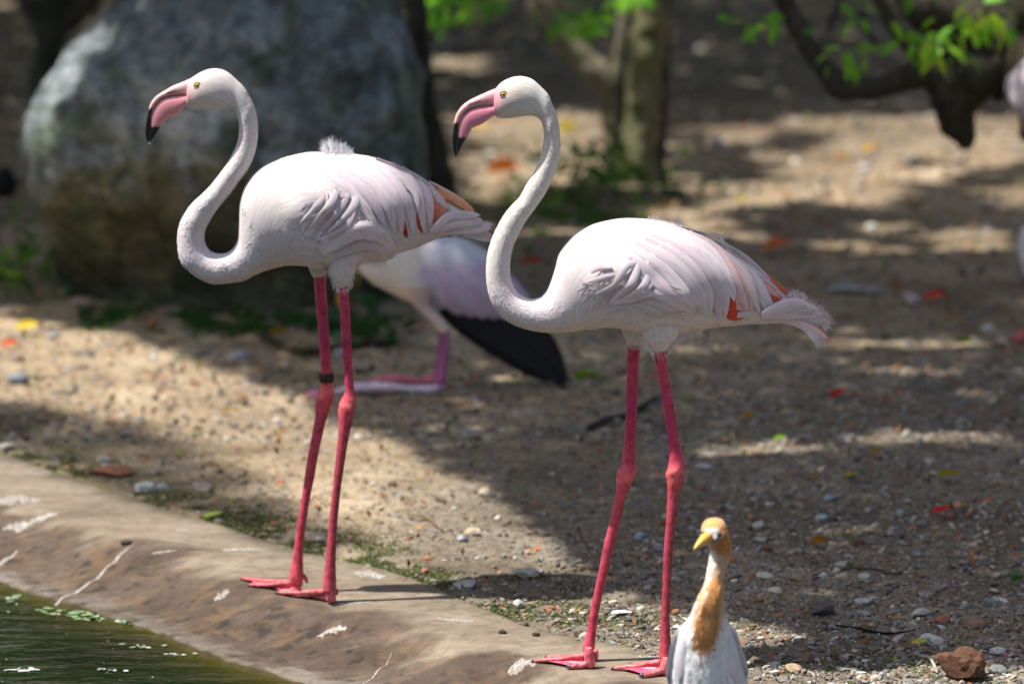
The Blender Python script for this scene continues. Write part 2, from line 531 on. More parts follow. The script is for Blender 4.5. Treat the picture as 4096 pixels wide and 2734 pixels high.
def rim_sheet():
    xs = np.concatenate([-grow(1.9, 30, 0.1, 1.25)[::-1], np.linspace(-1.85, 1.5, 470), grow(1.55, 30, 0.1, 1.25)])
    ts = np.concatenate([[-0.045, -0.03, -0.015], np.linspace(0, 1.25, 150), np.linspace(1.3, 2.2, 8)])
    TT, XX = np.meshgrid(ts, xs, indexing='ij')
    wob = 0.02 * N4.fbm(XX * 6, XX * 0 + 3, 4)
    YY = rim_y(XX) + wob - TT * (rim_y(XX) - shore_y(XX))
    ZZ = z_concrete(XX, YY)
    ZZ = ZZ - 0.05 * smooth(-0.005, -0.04, TT) - 0.004 * smooth(0.04, 0, TT)
    V = np.stack([XX, YY, ZZ], -1).reshape(-1, 3)
    a, b = TT.shape
    idx = np.arange(a * b).reshape(a, b)
    F = np.stack([idx[:-1, :-1], idx[:-1, 1:], idx[1:, 1:], idx[1:, :-1]], -1).reshape(-1, 4)[:, ::-1]
    t = TT.ravel(); x = V[:, 0]; y = V[:, 1]
    n = N1.fbm(x * 4 + 31, y * 9, 5)
    n2 = N2.fbm(x * 16, y * 40, 4)
    c = np.ones((len(x), 3))
    dirty = smooth(0.42, 0.62, t + 0.35 * n) * smooth(1.15, 0.95, t)
    c = c * (1 - dirty[:, None]) + dirty[:, None] * np.array([0.42, 0.38, 0.38])
    pit = smooth(0.22, 0.42, N4.fbm(x * 30, y * 55, 3) + 0.25 * n) * smooth(0.45, 0.7, t)
    c = c * (1 - 0.75 * pit[:, None]) + 0.75 * pit[:, None] * np.array([0.14, 0.14, 0.17])
    rust = smooth(0.12, 0.35, n2 + 0.3 * n) * smooth(0.4, 0.6, t)
    c = c * (1 - 0.3 * rust[:, None]) + 0.3 * rust[:, None] * np.array([0.95, 0.72, 0.52])
    crust = smooth(0.86, 0.94, t + 0.05 * n2) * smooth(1.0, 0.985, t) * smooth(-0.25, 0.1, n2 + 0.1)
    c = c * (1 - 0.5 * crust[:, None]) + 0.5 * crust[:, None] * np.array([0.85, 0.98, 1.15])
    alg = smooth(0.985, 1.0, t)
    c = c * (1 - alg[:, None]) + alg[:, None] * np.array([0.20, 0.19, 0.07])
    edge = smooth(0.12, 0.0, t + 0.1 * n2)
    c = c * (1 - 0.45 * edge[:, None]) + 0.45 * edge[:, None] * np.array([0.55, 0.62, 0.45])
    me = make_mesh("pond_rim", V, F, M['concrete'], col=c)
    return tag(link("pond_rim", me), "stained sloping concrete rim between the pond and the dirt yard", None, None, 'structure')
rim_sheet()

def water():
    xs = np.concatenate([np.linspace(-30, -2, 12), np.linspace(-1.9, 0.6, 120), np.linspace(0.7, 40, 14)])
    ys = np.concatenate([np.linspace(-12, 6.0, 10), np.linspace(6.1, 9.2, 120), np.linspace(9.3, 12, 5)])
    YY, XX = np.meshgrid(ys, xs, indexing='ij')
    V = np.stack([XX, YY, np.full_like(XX, WATER_Z)], -1).reshape(-1, 3)
    a, b = XX.shape
    idx = np.arange(a * b).reshape(a, b)
    F = np.stack([idx[:-1, :-1], idx[:-1, 1:], idx[1:, 1:], idx[1:, :-1]], -1).reshape(-1, 4)
    d = shore_y(V[:, 0]) - V[:, 1]
    # silt and algae seen through the shallow margin
    k = np.exp(-np.clip(d, 0, 9) / 0.09)
    keep = ((shore_y(XX) - YY) > -0.25)
    fk = keep[:-1, :-1] | keep[1:, 1:]
    F = F[fk.ravel()]
    me = make_mesh("pond_water", V, F, M['water'], col=k[:, None] * np.array([0.045, 0.034, 0.004]))
    tag(link("pond_water", me), "dark green pond water with faint ripples and floating scum", None, None, 'structure')
water()

def zg(x, y):
    """height of the walking surface"""
    x, y = np.asarray(x, float), np.asarray(y, float)
    return np.where(rim_t(x, y) > 0.0, z_concrete(x, y), z_dirt(x, y))
def spot(px, py):
    """surface point under a pixel of my 2349 wide notes"""
    z = 0.0
    for _ in range(4):
        p = dg(px, py, z); z = float(zg(p[0], p[1]))
    return np.array([p[0], p[1], z])

# ------------------------------------------------------------------ gravel
def gravel(name, n, region, size, palette, seed, label, weights=None, flat=0.55, stick=0.35):
    r = np.random.default_rng(seed)
    x, y = region(n * 3, r)
    x, y = x[:n], y[:n]; n = len(x)
    V0, F0 = ICO1
    F0 = np.array(F0)
    s = size(n, r, x, y)
    k = len(V0)
    V = V0[None] * (1 + 0.28 * r.normal(size=(n, k, 1)).clip(-1.5, 1.5))
    sc = s[:, None] * np.stack([r.uniform(0.7, 1.5, n), r.uniform(0.6, 1.1, n), r.uniform(0.35, 0.8, n) * flat / 0.55], -1)
    V = V * sc[:, None]
    a = r.uniform(0, 6.28, n); ca, sa = np.cos(a)[:, None], np.sin(a)[:, None]
    tl = r.normal(0, 0.25, n)[:, None]
    X = V[..., 0] * ca - V[..., 1] * sa; Y = V[..., 0] * sa + V[..., 1] * ca
    Z = V[..., 2] + X * tl
    z0 = zg(x, y)
    P = np.stack([X + x[:, None], Y + y[:, None], Z + (z0 + s * stick * 0.7)[:, None]], -1).reshape(-1, 3)
    F = (F0[None] + (np.arange(n) * k)[:, None, None]).reshape(-1, 3)
    pal = np.array(palette); ci = r.choice(len(pal), n, p=weights)
    col = np.repeat(pal[ci] * r.uniform(0.65, 1.2, (n, 1)), k, axis=0)
    me = make_mesh(name, P, F, M['plain'], col=col, smooth_=False)
    return tag(link(name, me), label, None, None, 'stuff')

def view_region(y0, y1, power=1.0, keep=None):
    def f(n, r):
        y = y0 + (y1 - y0) * r.random(n * 4) ** power
        x = r.uniform(-1, 1, n * 4) * y * 0.20
        m = rim_t(x, y) < 0.02 + 0.03 * r.normal(size=len(x))
        if keep is not None: m &= keep(x, y, r)
        return x[m], y[m]
    return f
def right_more(x, y, r):
    px, py = to_px(np.stack([x, y, 0 * x], -1)); px, py = px / DK, py / DK
    p = 0.25 + 0.75 * smooth(-100, 500, (px - 1250) + 0.8 * (py - 1150))
    return r.random(len(x)) < p
GP = [(0.20, 0.165, 0.13), (0.27, 0.22, 0.17), (0.33, 0.29, 0.24), (0.17, 0.16, 0.15), (0.26, 0.26, 0.255), (0.44, 0.40, 0.34), (0.56, 0.53, 0.48), (0.30, 0.14, 0.07), (0.10, 0.085, 0.07)]
GW = [0.19, 0.18, 0.14, 0.13, 0.13, 0.065, 0.025, 0.05, 0.09]
gravel("fine_gravel", 26000, view_region(6.7, 9.6, 1.3, right_more), lambda n, r, x, y: 0.0016 + 0.0032 * r.random(n) ** 2, GP, 3, "fine grit and small pebbles covering the dirt near the birds", GW)
gravel("coarse_gravel", 9000, view_region(6.7, 11.0, 1.3, right_more), lambda n, r, x, y: 0.0045 + 0.0085 * r.random(n) ** 2.5, GP, 4, "coarser gravel scattered through the dirt", GW)
gravel("distant_gravel", 13000, view_region(9.5, 26.0, 1.6), lambda n, r, x, y: (0.004 + 0.016 * r.random(n) ** 3) * (y / 11), GP, 5, "scattered stones and clods on the farther yard", GW)

# moss blades along the rim
def moss():
    r = np.random.default_rng(9); n = 52000
    x = r.uniform(-2.0, 1.6, n); d = np.abs(r.normal(0, 0.16, n)) * (1 + 0.9 * smooth(-0.2, 0.5, x)) - 0.012
    y = rim_y(x) + d
    cl = N2.fbm(x * 11, y * 14, 4) + 0.6 * N1.fbm(x * 3, y * 5, 3)
    m = (cl > -0.02 + 0.5 * d)
    x, y = x[m], y[m]; n = len(x)
    z = zg(x, y)
    h = r.uniform(0.002, 0.007, n); w = r.uniform(0.0015, 0.004, n)
    a = r.uniform(0, 6.28, n)
    dx, dy = np.cos(a) * w, np.sin(a) * w
    lx, ly = r.normal(0, 0.004, n), r.normal(0, 0.004, n)
    P = np.stack([np.stack([x - dx, y - dy, z], -1), np.stack([x + dx, y + dy, z], -1), np.stack([x + lx, y + ly, z + h], -1)], 1).reshape(-1, 3)
    F = np.arange(n * 3).reshape(-1, 3)
    pal = np.array([(0.045, 0.085, 0.018), (0.09, 0.13, 0.03), (0.16, 0.17, 0.05), (0.06, 0.07, 0.03)])
    col = np.repeat(pal[r.integers(0, 4, n)] * r.uniform(0.7, 1.3, (n, 1)), 3, axis=0)
    tag(link("moss", make_mesh("moss", P, F, M['plain'], col=col, smooth_=False)), "low green moss along the edge of the concrete rim", None, None, 'stuff')
moss()

# floating scum on the pond
def scum():
    r = np.random.default_rng(12); V, F, col = [], [], []
    def disc(cx, cy, a, b, c):
        k = 7; th = np.linspace(0, 2 * np.pi, k, endpoint=False) + r.random() * 6
        rr = r.uniform(0.6, 1.15, k)
        base = len(V)
        ph = r.uniform(0, 3.14)
        for t, q in zip(th, rr):
            u, v = a * q * math.cos(t), b * q * math.sin(t)
            V.append((cx + u * math.cos(ph * 0.2) - v * math.sin(ph * 0.2), cy + u * math.sin(ph * 0.2) + v * math.cos(ph * 0.2), WATER_Z + 0.002))
            col.append(c)
        F.append(tuple(range(base, base + k)))
    for _ in range(190):
        x = r.uniform(-1.45, -0.2); y = r.uniform(6.3, 8.2)
        if shore_y(x) - y < 0.04: continue
        s = 0.0012 + 0.004 * r.random() ** 4
        disc(x, y, s * r.uniform(1, 1.8), s * 1.2, [(0.35, 0.38, 0.33), (0.5, 0.52, 0.5), (0.18, 0.26, 0.12), (0.12, 0.20, 0.08)][r.integers(0, 4)])
    for (px, py, n, sx, sy, s, c) in [(215, 1410, 30, 75, 9, 0.012, (0.20, 0.30, 0.16)), (300, 1425, 14, 40, 6, 0.014, (0.24, 0.34, 0.20)), (100, 1400, 10, 60, 8, 0.010, (0.16, 0.24, 0.12)), (60, 1535, 8, 40, 3, 0.011, (0.42, 0.46, 0.42)), (260, 1535, 7, 40, 4, 0.008, (0.4, 0.45, 0.42)), (30, 1370, 6, 25, 6, 0.01, (0.22, 0.30, 0.2)), (330, 1480, 8, 40, 6, 0.007, (0.3, 0.34, 0.3)), (440, 1500, 8, 50, 5, 0.006, (0.3, 0.34, 0.3))]:
        for _ in range(n):
            p = dg(px + r.normal(0, sx * 0.6), py + r.normal(0, sy * 0.6), WATER_Z)
            disc(p[0], p[1], s * r.uniform(0.6, 1.7), s * r.uniform(0.5, 1.2), tuple(np.array(c) * r.uniform(0.7, 1.2)))
    me = make_mesh("pond_scum", V, F, M['plain'], col=np.array(col), smooth_=False)
    tag(link("pond_scum", me), "pale green scum patches and specks floating on the pond", None, None, 'stuff')
scum()
# ------------------------------------------------------------------ birds
def P3(crop, pts, Y):
    p = crop.px(pts)
    return at(p[..., 0], p[..., 1], Y)

def feather_strip(bvh, crop, path, width, lift, Yb, m=14, n=7, tip=0.55, curl=0.0, round_=0.35, far=0.0, root=0.35, arch_k=0.13):
    """a feather lying over the body: path in crop pixels, width in crop pixels"""
    pp = catmull(path, m)
    W3 = P3(crop, pp, Yb)
    sc = np.linalg.norm(P3(crop, [[0, 0]], Yb)[0] - P3(crop, [[100, 0]], Yb)[0]) / 100
    t = np.linspace(0, 1, m)
    prof = np.minimum(1, root + (1 - root) * np.sqrt(np.clip(t / 0.35, 0, 1))) * np.sqrt(np.clip((1.0 - t) / round_, 0, 1)) ** (1.0 if tip > 0.5 else 1.5)
    prof = np.minimum(prof, 1)
    hw = width * sc * 0.5 * prof
    T = np.gradient(W3, axis=0); T /= np.linalg.norm(T, axis=1)[:, None] + 1e-9
    S = np.stack([-T[:, 2], np.zeros(m), T[:, 0]], -1)
    q = np.linspace(-1, 1, n)
    V = np.zeros((m, n, 3)); U = np.zeros((m, n, 2))
    for j in range(n):
        V[:, j] = W3 + S * (hw * q[j])[:, None]
    # depth from the body, camera side
    dep = np.full((m, n), np.nan)
    for i in range(m):
        for j in range(n):
            o = Vector((V[i, j, 0], Yb - 1.0, V[i, j, 2]))
            h = bvh.ray_cast(o, Vector((0, 1, 0)))
            if h[0] is not None: dep[i, j] = h[0].y
    base = dep[:, n // 2].copy()
    ok = ~np.isnan(base)
    if not ok.any(): base[:] = Yb + far
    else: base = np.interp(np.arange(m), np.where(ok)[0], base[ok])
    base = np.convolve(np.pad(base, 2, mode='edge'), np.ones(5) / 5, mode='valid')
    side = np.where(np.isnan(dep), base[:, None], dep)
    yy = np.minimum(0.55 * base[:, None] + 0.45 * side, base[:, None] + 0.02)
    arch = (1 - q[None] ** 2) * hw[:, None] * arch_k
    lf = lift * 0.7 * (0.25 + 0.75 * t)
    V[:, :, 1] = yy - arch - lf[:, None] - curl * (t ** 3)[:, None] + far
    ss = t * np.linalg.norm(np.diff(W3, axis=0), axis=1).sum()
    U[..., 0] = ss[:, None] + RNG.random() * 5; U[..., 1] = q[None] * width * sc * 0.5 + RNG.random() * 5
    F = [(i * n + j, i * n + j + 1, (i + 1) * n + j + 1, (i + 1) * n + j) for i in range(m - 1) for j in range(n - 1)]
    return V.reshape(-1, 3), F, U.reshape(-1, 2)

def add_feather(parent, bvh, crop, path, width, lift, Yb, col, name='feather', tipcol=None, label=None, **kw):
    V, F, U = feather_strip(bvh, crop, path, width, lift, Yb, **kw)
    m = len(V)
    c = np.tile(np.asarray(col, float), (m, 1))
    if tipcol is not None:
        t = np.linspace(0, 1, m)[:, None]; t = t * t
        c = c * (1 - t) + np.asarray(tipcol) * t
    c = c * RNG.uniform(0.95, 1.03)
    nq = kw.get('n', 7); q = np.tile(np.linspace(-1, 1, nq), m // nq)[:, None]
    if min(col) > 0.4: c = c * (1 + (np.array([-0.03, -0.075, -0.05])) * (1 - q ** 2))   # pinker along the shaft, paler at the vanes' edge
    o = mk(name, V, F, M['feather'], parent, col=c, uv=U)
    if label: o['label'] = label
    return o

def plumage(parent, V, U, mn, cols, n, name, lmin=0.006, lmax=0.026, s_range=(0.0, 1.0), seed=5, lift=0.07, weight=None, R=0.14, top=2.0):
    """overlapping small contour feathers over a lofted surface, joined into one part"""
    r = np.random.default_rng(seed)
    m, k = mn
    G = V.reshape(m, k, 3); Cg = cols.reshape(m, k, 3)
    i0, i1 = int(m * s_range[0]), int(m * s_range[1]) - 2
    ctr = G.mean(1); rad = np.linalg.norm(G - ctr[:, None], axis=2).min(1)
    ls = np.clip(rad * 0.34, lmin, lmax)
    seg = np.linalg.norm(np.diff(ctr, axis=0), axis=1)
    peri = np.linalg.norm(np.diff(G, axis=1), axis=2).sum(1)
    w = np.zeros(m - 1); w[i0:i1] = (seg * peri[:-1] / ls[:-1] ** 2)[i0:i1]
    if weight is not None: w = w * weight[:-1]
    w /= w.sum()
    i = r.choice(m - 1, n, p=w); fi = r.random(n); th = r.random(n) * k
    j = th.astype(int); fj = th - j; j2 = (j + 1) % k; j = j % k
    ok = np.cos(j * 2 * np.pi / k) < top
    i, fi, j, fj, j2 = i[ok], fi[ok], j[ok], fj[ok], j2[ok]; n = len(i)
    a = G[i, j] * (1 - fj)[:, None] + G[i, j2] * fj[:, None]
    b = G[i + 1, j] * (1 - fj)[:, None] + G[i + 1, j2] * fj[:, None]
    p = a * (1 - fi)[:, None] + b * fi[:, None]
    T = b - a; T /= np.linalg.norm(T, axis=1)[:, None] + 1e-12
    ref = p - (ctr[i] * (1 - fi)[:, None] + ctr[i + 1] * fi[:, None])
    dth = G[i, (j + 2) % k] - G[i, (j - 1) % k]
    Nn = np.cross(T, dth); Nn /= np.linalg.norm(Nn, axis=1)[:, None] + 1e-12
    Nn *= np.sign((Nn * ref).sum(1))[:, None]
    B = np.cross(Nn, T)
    an = r.normal(0, 0.22, n)
    T2 = T * np.cos(an)[:, None] + B * np.sin(an)[:, None]; B2 = np.cross(Nn, T2)
    L = ls[i] * r.uniform(0.8, 1.3, n)
    Wd = L * r.uniform(0.22, 0.34, n)
    tmpl = [(0, 0, -0.02), (0.35, -1, -0.015), (0.35, 0, 0.03), (0.35, 1, -0.015), (0.72, -0.8, 0.0), (0.74, 0, 0.045), (0.72, 0.8, 0.0), (1.0, 0, 0.03)]
    Fc = [(0, 1, 2), (0, 2, 3), (1, 4, 5), (1, 5, 2), (2, 5, 6), (2, 6, 3), (4, 7, 5), (5, 7, 6)]
    lf = lift * r.uniform(0.3, 1.3, n)
    P = []
    for (u, v, h) in tmpl:
        P.append(p + T2 * (L * u)[:, None] + B2 * (Wd * v)[:, None] + Nn * (L * (h * 0.6 + lf * u) - (L * u) ** 2 / (2 * R))[:, None])
    P = np.stack(P, 1)
    F = (np.array(Fc)[None] + (np.arange(n) * 8)[:, None, None]).reshape(-1, 3)
    col = Cg[i, j] * r.uniform(0.93, 1.04, (n, 1))
    col = np.repeat(col, 8, axis=0)
    uv = np.zeros((n, 8, 2))
    for q_, (u, v, h) in enumerate(tmpl):
        uv[:, q_, 0] = u * L + r.random(n) * 0; uv[:, q_, 1] = v * Wd
    uv += r.random((n, 1, 2)) * 7
    o = mk(name, P.reshape(-1, 3), F, M['feather'], parent, col=col, uv=uv.reshape(-1, 2))
    o['kind'] = 'stuff'
    return o

def barbs(parent, name, pts, n, length, spread, col, Yb, crop, dirf, seed=3, thick=0.0006, ysd=0.02, label=None):
    """a fluff of fine barbs rooted round some points (crop pixels)"""
    r = np.random.default_rng(seed)
    pts = np.asarray(pts, float)
    V, F, U = [], [], []
    rp = catmull(pts, 200)[r.integers(0, 200, n)] if len(pts) > 1 else np.repeat(pts, n, 0)
    rp = rp + r.normal(0, spread, (n, 2))
    base = P3(crop, rp, Yb)
    for q in range(n):
        d = np.asarray(dirf(rp[q], r), float); d = d / np.linalg.norm(d)
        L = length * r.uniform(0.6, 1.2)
        if name == 'back_tuft': L *= np.interp(rp[q][0], [440, 500, 560, 690], [0.7, 1.35, 1.0, 0.45]) * r.uniform(0.6, 1.2)
        p0 = base[q] + np.array([0, r.normal(0, ysd), 0])
        k = 4
        side = np.cross(d, [0.1, 1, 0.2]); side /= np.linalg.norm(side)
        bend = r.normal(0, 0.18, 3)
        b = len(V)
        for s in range(k):
            t = s / (k - 1)
            c = p0 + d * L * t + bend * L * t * t
            w = thick * (1 - t * 0.85)
            V += [c - side * w, c + side * w]; U += [(t * L, 0), (t * L, w)]
        for s in range(k - 1):
            F.append((b + 2 * s, b + 2 * s + 1, b + 2 * s + 3, b + 2 * s + 2))
    V = np.array(V); c = np.tile(np.asarray(col, float), (len(V), 1)) * np.repeat(r.uniform(0.9, 1.05, n), 8)[:, None]
    o = mk(name, V, F, M['feather'], parent, col=c, uv=np.array(U))
    o['kind'] = 'stuff'
    if label: o['label'] = label
    return o

def grime_attr(me, vals):
    a = me.color_attributes.new("grime", 'FLOAT_COLOR', 'POINT')
    c = np.ones((len(vals), 4), np.float32); c[:, :3] = np.asarray(vals)[:, None]
    a.data.foreach_set("color", c.ravel())

LEG_MID, LEG_HI, LEG_LO = np.array([0.66, 0.085, 0.135]), np.array([0.85, 0.16, 0.17]), np.array([0.46, 0.035, 0.11])  # HI and LO carry lit and shaded leg tones; joints take HI

def limb(mb, grime, crop, pairs, Y0, Y1, feat, g=0.0, knee=None, m=70):
    """lofted leg from (left,right) pixel pairs; Y runs from the hip to the foot"""
    pr = np.asarray(pairs, float)
    n = len(pr); yv = pr[:, :, 1].mean(1); t = (yv - yv[0]) / (yv[-1] - yv[0])
    Yv = Y0 + (Y1 - Y0) * t
    A = np.array([P3(crop, [pr[i, 0]], Yv[i])[0] for i in range(n)]); B = np.array([P3(crop, [pr[i, 1]], Yv[i])[0] for i in range(n)])
    V, F, U, mn = loft(A, B, np.full(n, 0.92), m=m, n=16)
    s = np.linspace(0, 1, m)
    if knee:                                           # gnarled joint
        k = np.repeat(np.exp(-((s - knee) / 0.045) ** 2), 16)
        dn = np.array([mnoise.noise_vector(Vector(v) * 75) for v in V])
        V = V + dn * (0.0035 * k + 0.0007)[:, None]
    if feat:
        col = np.repeat(np.tile(np.array(feat), (m, 1)), 16, 0)
        mb.add(V, F, 0, col, U); grime.append(np.zeros(len(V)))
    else:
        c = np.tile(LEG_MID, (m, 1))
        c = c + (LEG_LO - LEG_MID) * np.clip(1 - abs(s - 0.2) / 0.25, 0, 1)[:, None]
        k = np.exp(-((s - knee) / 0.05) ** 2)[:, None]; c = c * (1 - k) + LEG_HI * k
        k = smooth(0.9, 1.0, s)[:, None]; c = c * (1 - 0.8 * k) + LEG_HI * 0.8 * k
        c = c * (1 - 0.2 * np.exp(-((s - 0.70) / 0.16) ** 2))[:, None]
        col = np.repeat(c, 16, 0)
        mb.add(V, F, 1, col, U)
        th = np.linspace(0, 2 * np.pi, 16, endpoint=False)
        gg = g * smooth(knee - 0.12, knee + 0.12, s)[:, None] * (0.35 + 0.65 * (np.clip(-np.cos(th), 0, 1))[None])
        grime.append(gg.ravel())
    return A, B

FOOT = np.array([0.86, 0.20, 0.22]); WEB = np.array([0.84, 0.10, 0.19])
def foot(mb, grime, crop, ankle, heel, tips, hind, s=1.0):
    """webbed foot: ankle/heel/toe tips in crop pixels, laid on the walking surface"""
    def gpt(p, h=0.0):
        q = crop.px([p])[0]; z = 0.0
        for _ in range(4):
            w = on_ground(q[0], q[1], z + h); z = float(zg(w[0], w[1]))
        return np.array([w[0], w[1], z + h])
    r = 0.0068 * s
    hp = gpt(heel, 0.008)
    up = hp + np.array([-0.010, 0.004, 0.022 * s])       # front of the ankle, where the toes' ridges start
    toes = []
    for ti, tp in enumerate(tips):
        tpt = gpt(tp, r * 0.8)
        k = 1.35 if ti == 2 else 1.0
        s0 = hp + (0.004, 0, 0.006) if ti == 2 else up
        path = [s0, s0 + (tpt - s0) * 0.22 + (0, 0, 0.001), s0 + (tpt - s0) * 0.5 - (0, 0, 0.002), s0 + (tpt - s0) * 0.78 - (0, 0, 0.001), tpt]
        for q in path[1:]: q[2] = max(q[2], float(zg(q[0], q[1])) + r * 0.75 * k)
        path = np.array(path); toes.append(path)
        V, F, U = tube(path, np.array([1.25, 1.1, 0.9, 0.95, 0.7]) * r * k, m=26, n=10, squash=0.85)
        V = V + np.array([mnoise.noise_vector(Vector(v) * 130) for v in V]) * 0.0007
        mb.add(V, F, 1, np.tile(FOOT, (len(V), 1)) * 0.97, U); grime.append(np.full(len(V), 0.45))
        d = (path[-1] - path[-2]); d /= np.linalg.norm(d)
        cl = [path[-1] - d * r * 0.4, path[-1] + d * r * 0.4 + (0, 0, r * 0.1), path[-1] + d * r * 1.3 - (0, 0, r * 0.5)]
        V, F, U = tube(cl, np.array([0.66, 0.62, 0.2]) * r * k, m=8, n=8)
        mb.add(V, F, 2, (0.07, 0.065, 0.07), U); grime.append(np.zeros(len(V)))
    for a, b in ((0, 1), (1, 2)):
        A = catmull(toes[a], 14)[:13]; B = catmull(toes[b], 14)[:13]
        n = 9; q = np.linspace(0, 1, n)
        V = A[:, None] * (1 - q)[None, :, None] + B[:, None] * q[None, :, None]
        sc = (1 - 0.07 * np.sin(np.pi * q))          # front margin drawn back between the toes
        V = V[0][None] * (1 - sc)[None, :, None] * 0 + np.stack([V[0, j] + (V[:, j] - V[0, j]) * sc[j] for j in range(n)], 1)
        V[..., 2] += 0.001
        g = zg(V[..., 0], V[..., 1]) + 0.0025
        V[..., 2] = np.maximum(V[..., 2], g)
        V = V.reshape(-1, 3); m_ = 13
        F = [(i * n + j, i * n + j + 1, (i + 1) * n + j + 1, (i + 1) * n + j) for i in range(m_ - 1) for j in range(n - 1)]
        mb.add(V, F, 1, WEB, np.stack([V[:, 0], V[:, 1]], -1)); grime.append(np.zeros(len(V)))
    # heel pad and the ankle that carries the shank
    an = P3(crop, [ankle], hp[1])[0]; an[1] = hp[1]
    V, F, U = tube([an + (0, 0, 0.012), an, (an + hp) / 2 + (0, 0, 0.002), hp + (0, 0, 0.003), hp - (0, 0, 0.005)], np.array([0.008, 0.0115, 0.0125, 0.013, 0.008]), m=18, n=14)
    mb.add(V, F, 1, FOOT, U); grime.append(np.full(len(V), 0.2))
    h1 = P3(crop, [hind[0]], hp[1] + 0.004)[0]; h2 = P3(crop, [hind[1]], hp[1] + 0.01)[0]
    V, F, U = tube([h1, (h1 + h2) / 2 + (0.002, 0, 0.001), h2], [r * 0.85, r * 0.8, r * 0.4], m=8, n=8)
    mb.add(V, F, 1, FOOT * 0.9, U); grime.append(np.full(len(V), 0.3))
    return hp

def bill(parent, crop, up, lo, Yb, ky, spot_black, colours, wbase=0.0135):
    up, lo = np.asarray(up, float), np.asarray(lo, float)
    for nm, pr, isup in (('upper_bill', up, True), ('lower_bill', lo, False)):
        A = P3(crop, pr[:, 0], Yb); B = P3(crop, pr[:, 1], Yb)
        if not isup: A, B = B, A
        hh = np.linalg.norm(A - B, axis=1) / 2
        n = len(pr)
        w = np.interp(np.arange(n), [0, n * 0.3, n * 0.65, n - 1], [wbase, wbase * (0.86 if isup else 0.95), wbase * 0.55, wbase * 0.22])
        V, F, U, mn = loft(A, B, w / hh, m=64, n=24, pw=0.85)
        px, py = to_px(V); x, y = crop.inv(px, py)
        s = np.repeat(np.linspace(0, 1, 64), 24); th = np.tile(np.linspace(0, 2 * np.pi, 24, endpoint=False), 64)
        edge = (-np.cos(th) if isup else -np.cos(th))      # 1 at the mouth line
        pink = np.tile(np.array(colours['up' if isup else 'lo']), (len(V), 1))
        if isup:
            k = smooth(0.35, 0.6, s)[:, None] * smooth(-0.2, 0.8, np.cos(th))[:, None]
            pink = pink * (1 - 0.6 * k) + np.array(colours['warm']) * 0.6 * k
        dark = smooth(0.92, 0.99, edge) * smooth(0.05, 0.15, s) * (0.9 if isup else 0.95)
        dark = np.maximum(dark, smooth(ky[0] if isup else ky[1], (ky[0] if isup else ky[1]) + 8, y + 5 * np.sin(x * 0.4)))
        if isup: # nostril slit
            (nx0, ny0), (nx1, ny1) = ky[2]
            t = np.clip(((x - nx0) * (nx1 - nx0) + (y - ny0) * (ny1 - ny0)) / ((nx1 - nx0) ** 2 + (ny1 - ny0) ** 2), 0, 1)
            dd = np.hypot(x - nx0 - t * (nx1 - nx0), y - ny0 - t * (ny1 - ny0))
            nose = smooth(9, 4, dd)[:, None]
            pink = pink * (1 - 0.75 * nose) + np.array([0.16, 0.04, 0.05]) * 0.75 * nose
        col = pink * (1 - dark[:, None]) + np.array([0.012, 0.011, 0.013]) * dark[:, None]
        mk(nm, V, F, M['bill'], parent, col=col, uv=U)

def eye(parent, bvh, crop, c, rpx, Yb, ring):
    for sgn in (-1, 1):
        p = P3(crop, [c], Yb)[0]
        h = bvh.ray_cast(Vector((p[0], Yb + sgn * 1.0, p[2])), Vector((0, -sgn, 0)))
        ys = h[0].y if h[0] else Yb + sgn * 0.015
        k = np.linalg.norm(P3(crop, [[0, 0]], Yb)[0] - P3(crop, [[100, 0]], Yb)[0]) / 100
        R = rpx * k
        ctr = np.array([p[0], ys - sgn * R * 0.35, p[2]])
        V, F = ICO3
        col = np.tile(np.array([0.62, 0.50, 0.045]), (len(V), 1))
        e = mk("eye", V * R * np.array([1, 0.85, 1]) + ctr, F, M['glossy'], parent, col=col)
        q = ctr + np.array([0, sgn * R * 0.72, 0])
        mk("pupil", V * R * 0.32 * np.array([1, 0.6, 1]) + q, F, M['glossy'], e, col=np.tile([0.01, 0.01, 0.01], (len(V), 1)))
        th = np.linspace(0, 2 * np.pi, 20)
        ringp = np.stack([ctr[0] + R * 1.12 * np.cos(th), np.full(20, ctr[1] + sgn * R * 0.38), ctr[2] + R * 1.0 * np.sin(th)], -1)
        V, F, U = tube(ringp, R * 0.26, m=40, n=6)
        mk("eyelid", V, F, M['plain'], e, col=np.tile(ring, (len(V), 1)))

def long_feathers(parent, bvh, specs, Yb, crop):
    for s in specs:
        path, w, lift, col = s[:4]
        kw = s[4] if len(s) > 4 else {}
        add_feather(parent, bvh, crop, path, w, lift, Yb, col, **kw)

WHITE = (0.755, 0.70, 0.725); LILAC = (0.71, 0.625, 0.68); BLUSH = (0.76, 0.58, 0.58); PALEP = (0.80, 0.50, 0.46)
CORAL = (0.82, 0.20, 0.10); RED = (0.72, 0.07, 0.03)

def body_parts(root, secs, Yb, colour, faceX, seed, nring=36, m=230):
    A = np.concatenate([P3(c, [a], Yb) for c, a, b, w in secs]); B = np.concatenate([P3(c, [b], Yb) for c, a, b, w in secs])
    w = np.array([s[3] for s in secs])
    V, F, U, mn = loft(A, B, w, m=m, n=nring)
    col = colour(V)
    return V, F, U, mn, col

c3 = Crop(1700, 250, 1.425); c4 = Crop(2100, 800, 1.807); c1 = Crop(500, 200, 1.568); c2 = Crop(1100, 500, 2.24)
c6 = Crop(2050, 1350, 1.1333); c5 = Crop(900, 1200, 1.2063)
cR = Crop(2100, 2300, 3.6125); cL = Crop(900, 2200, 4.698)

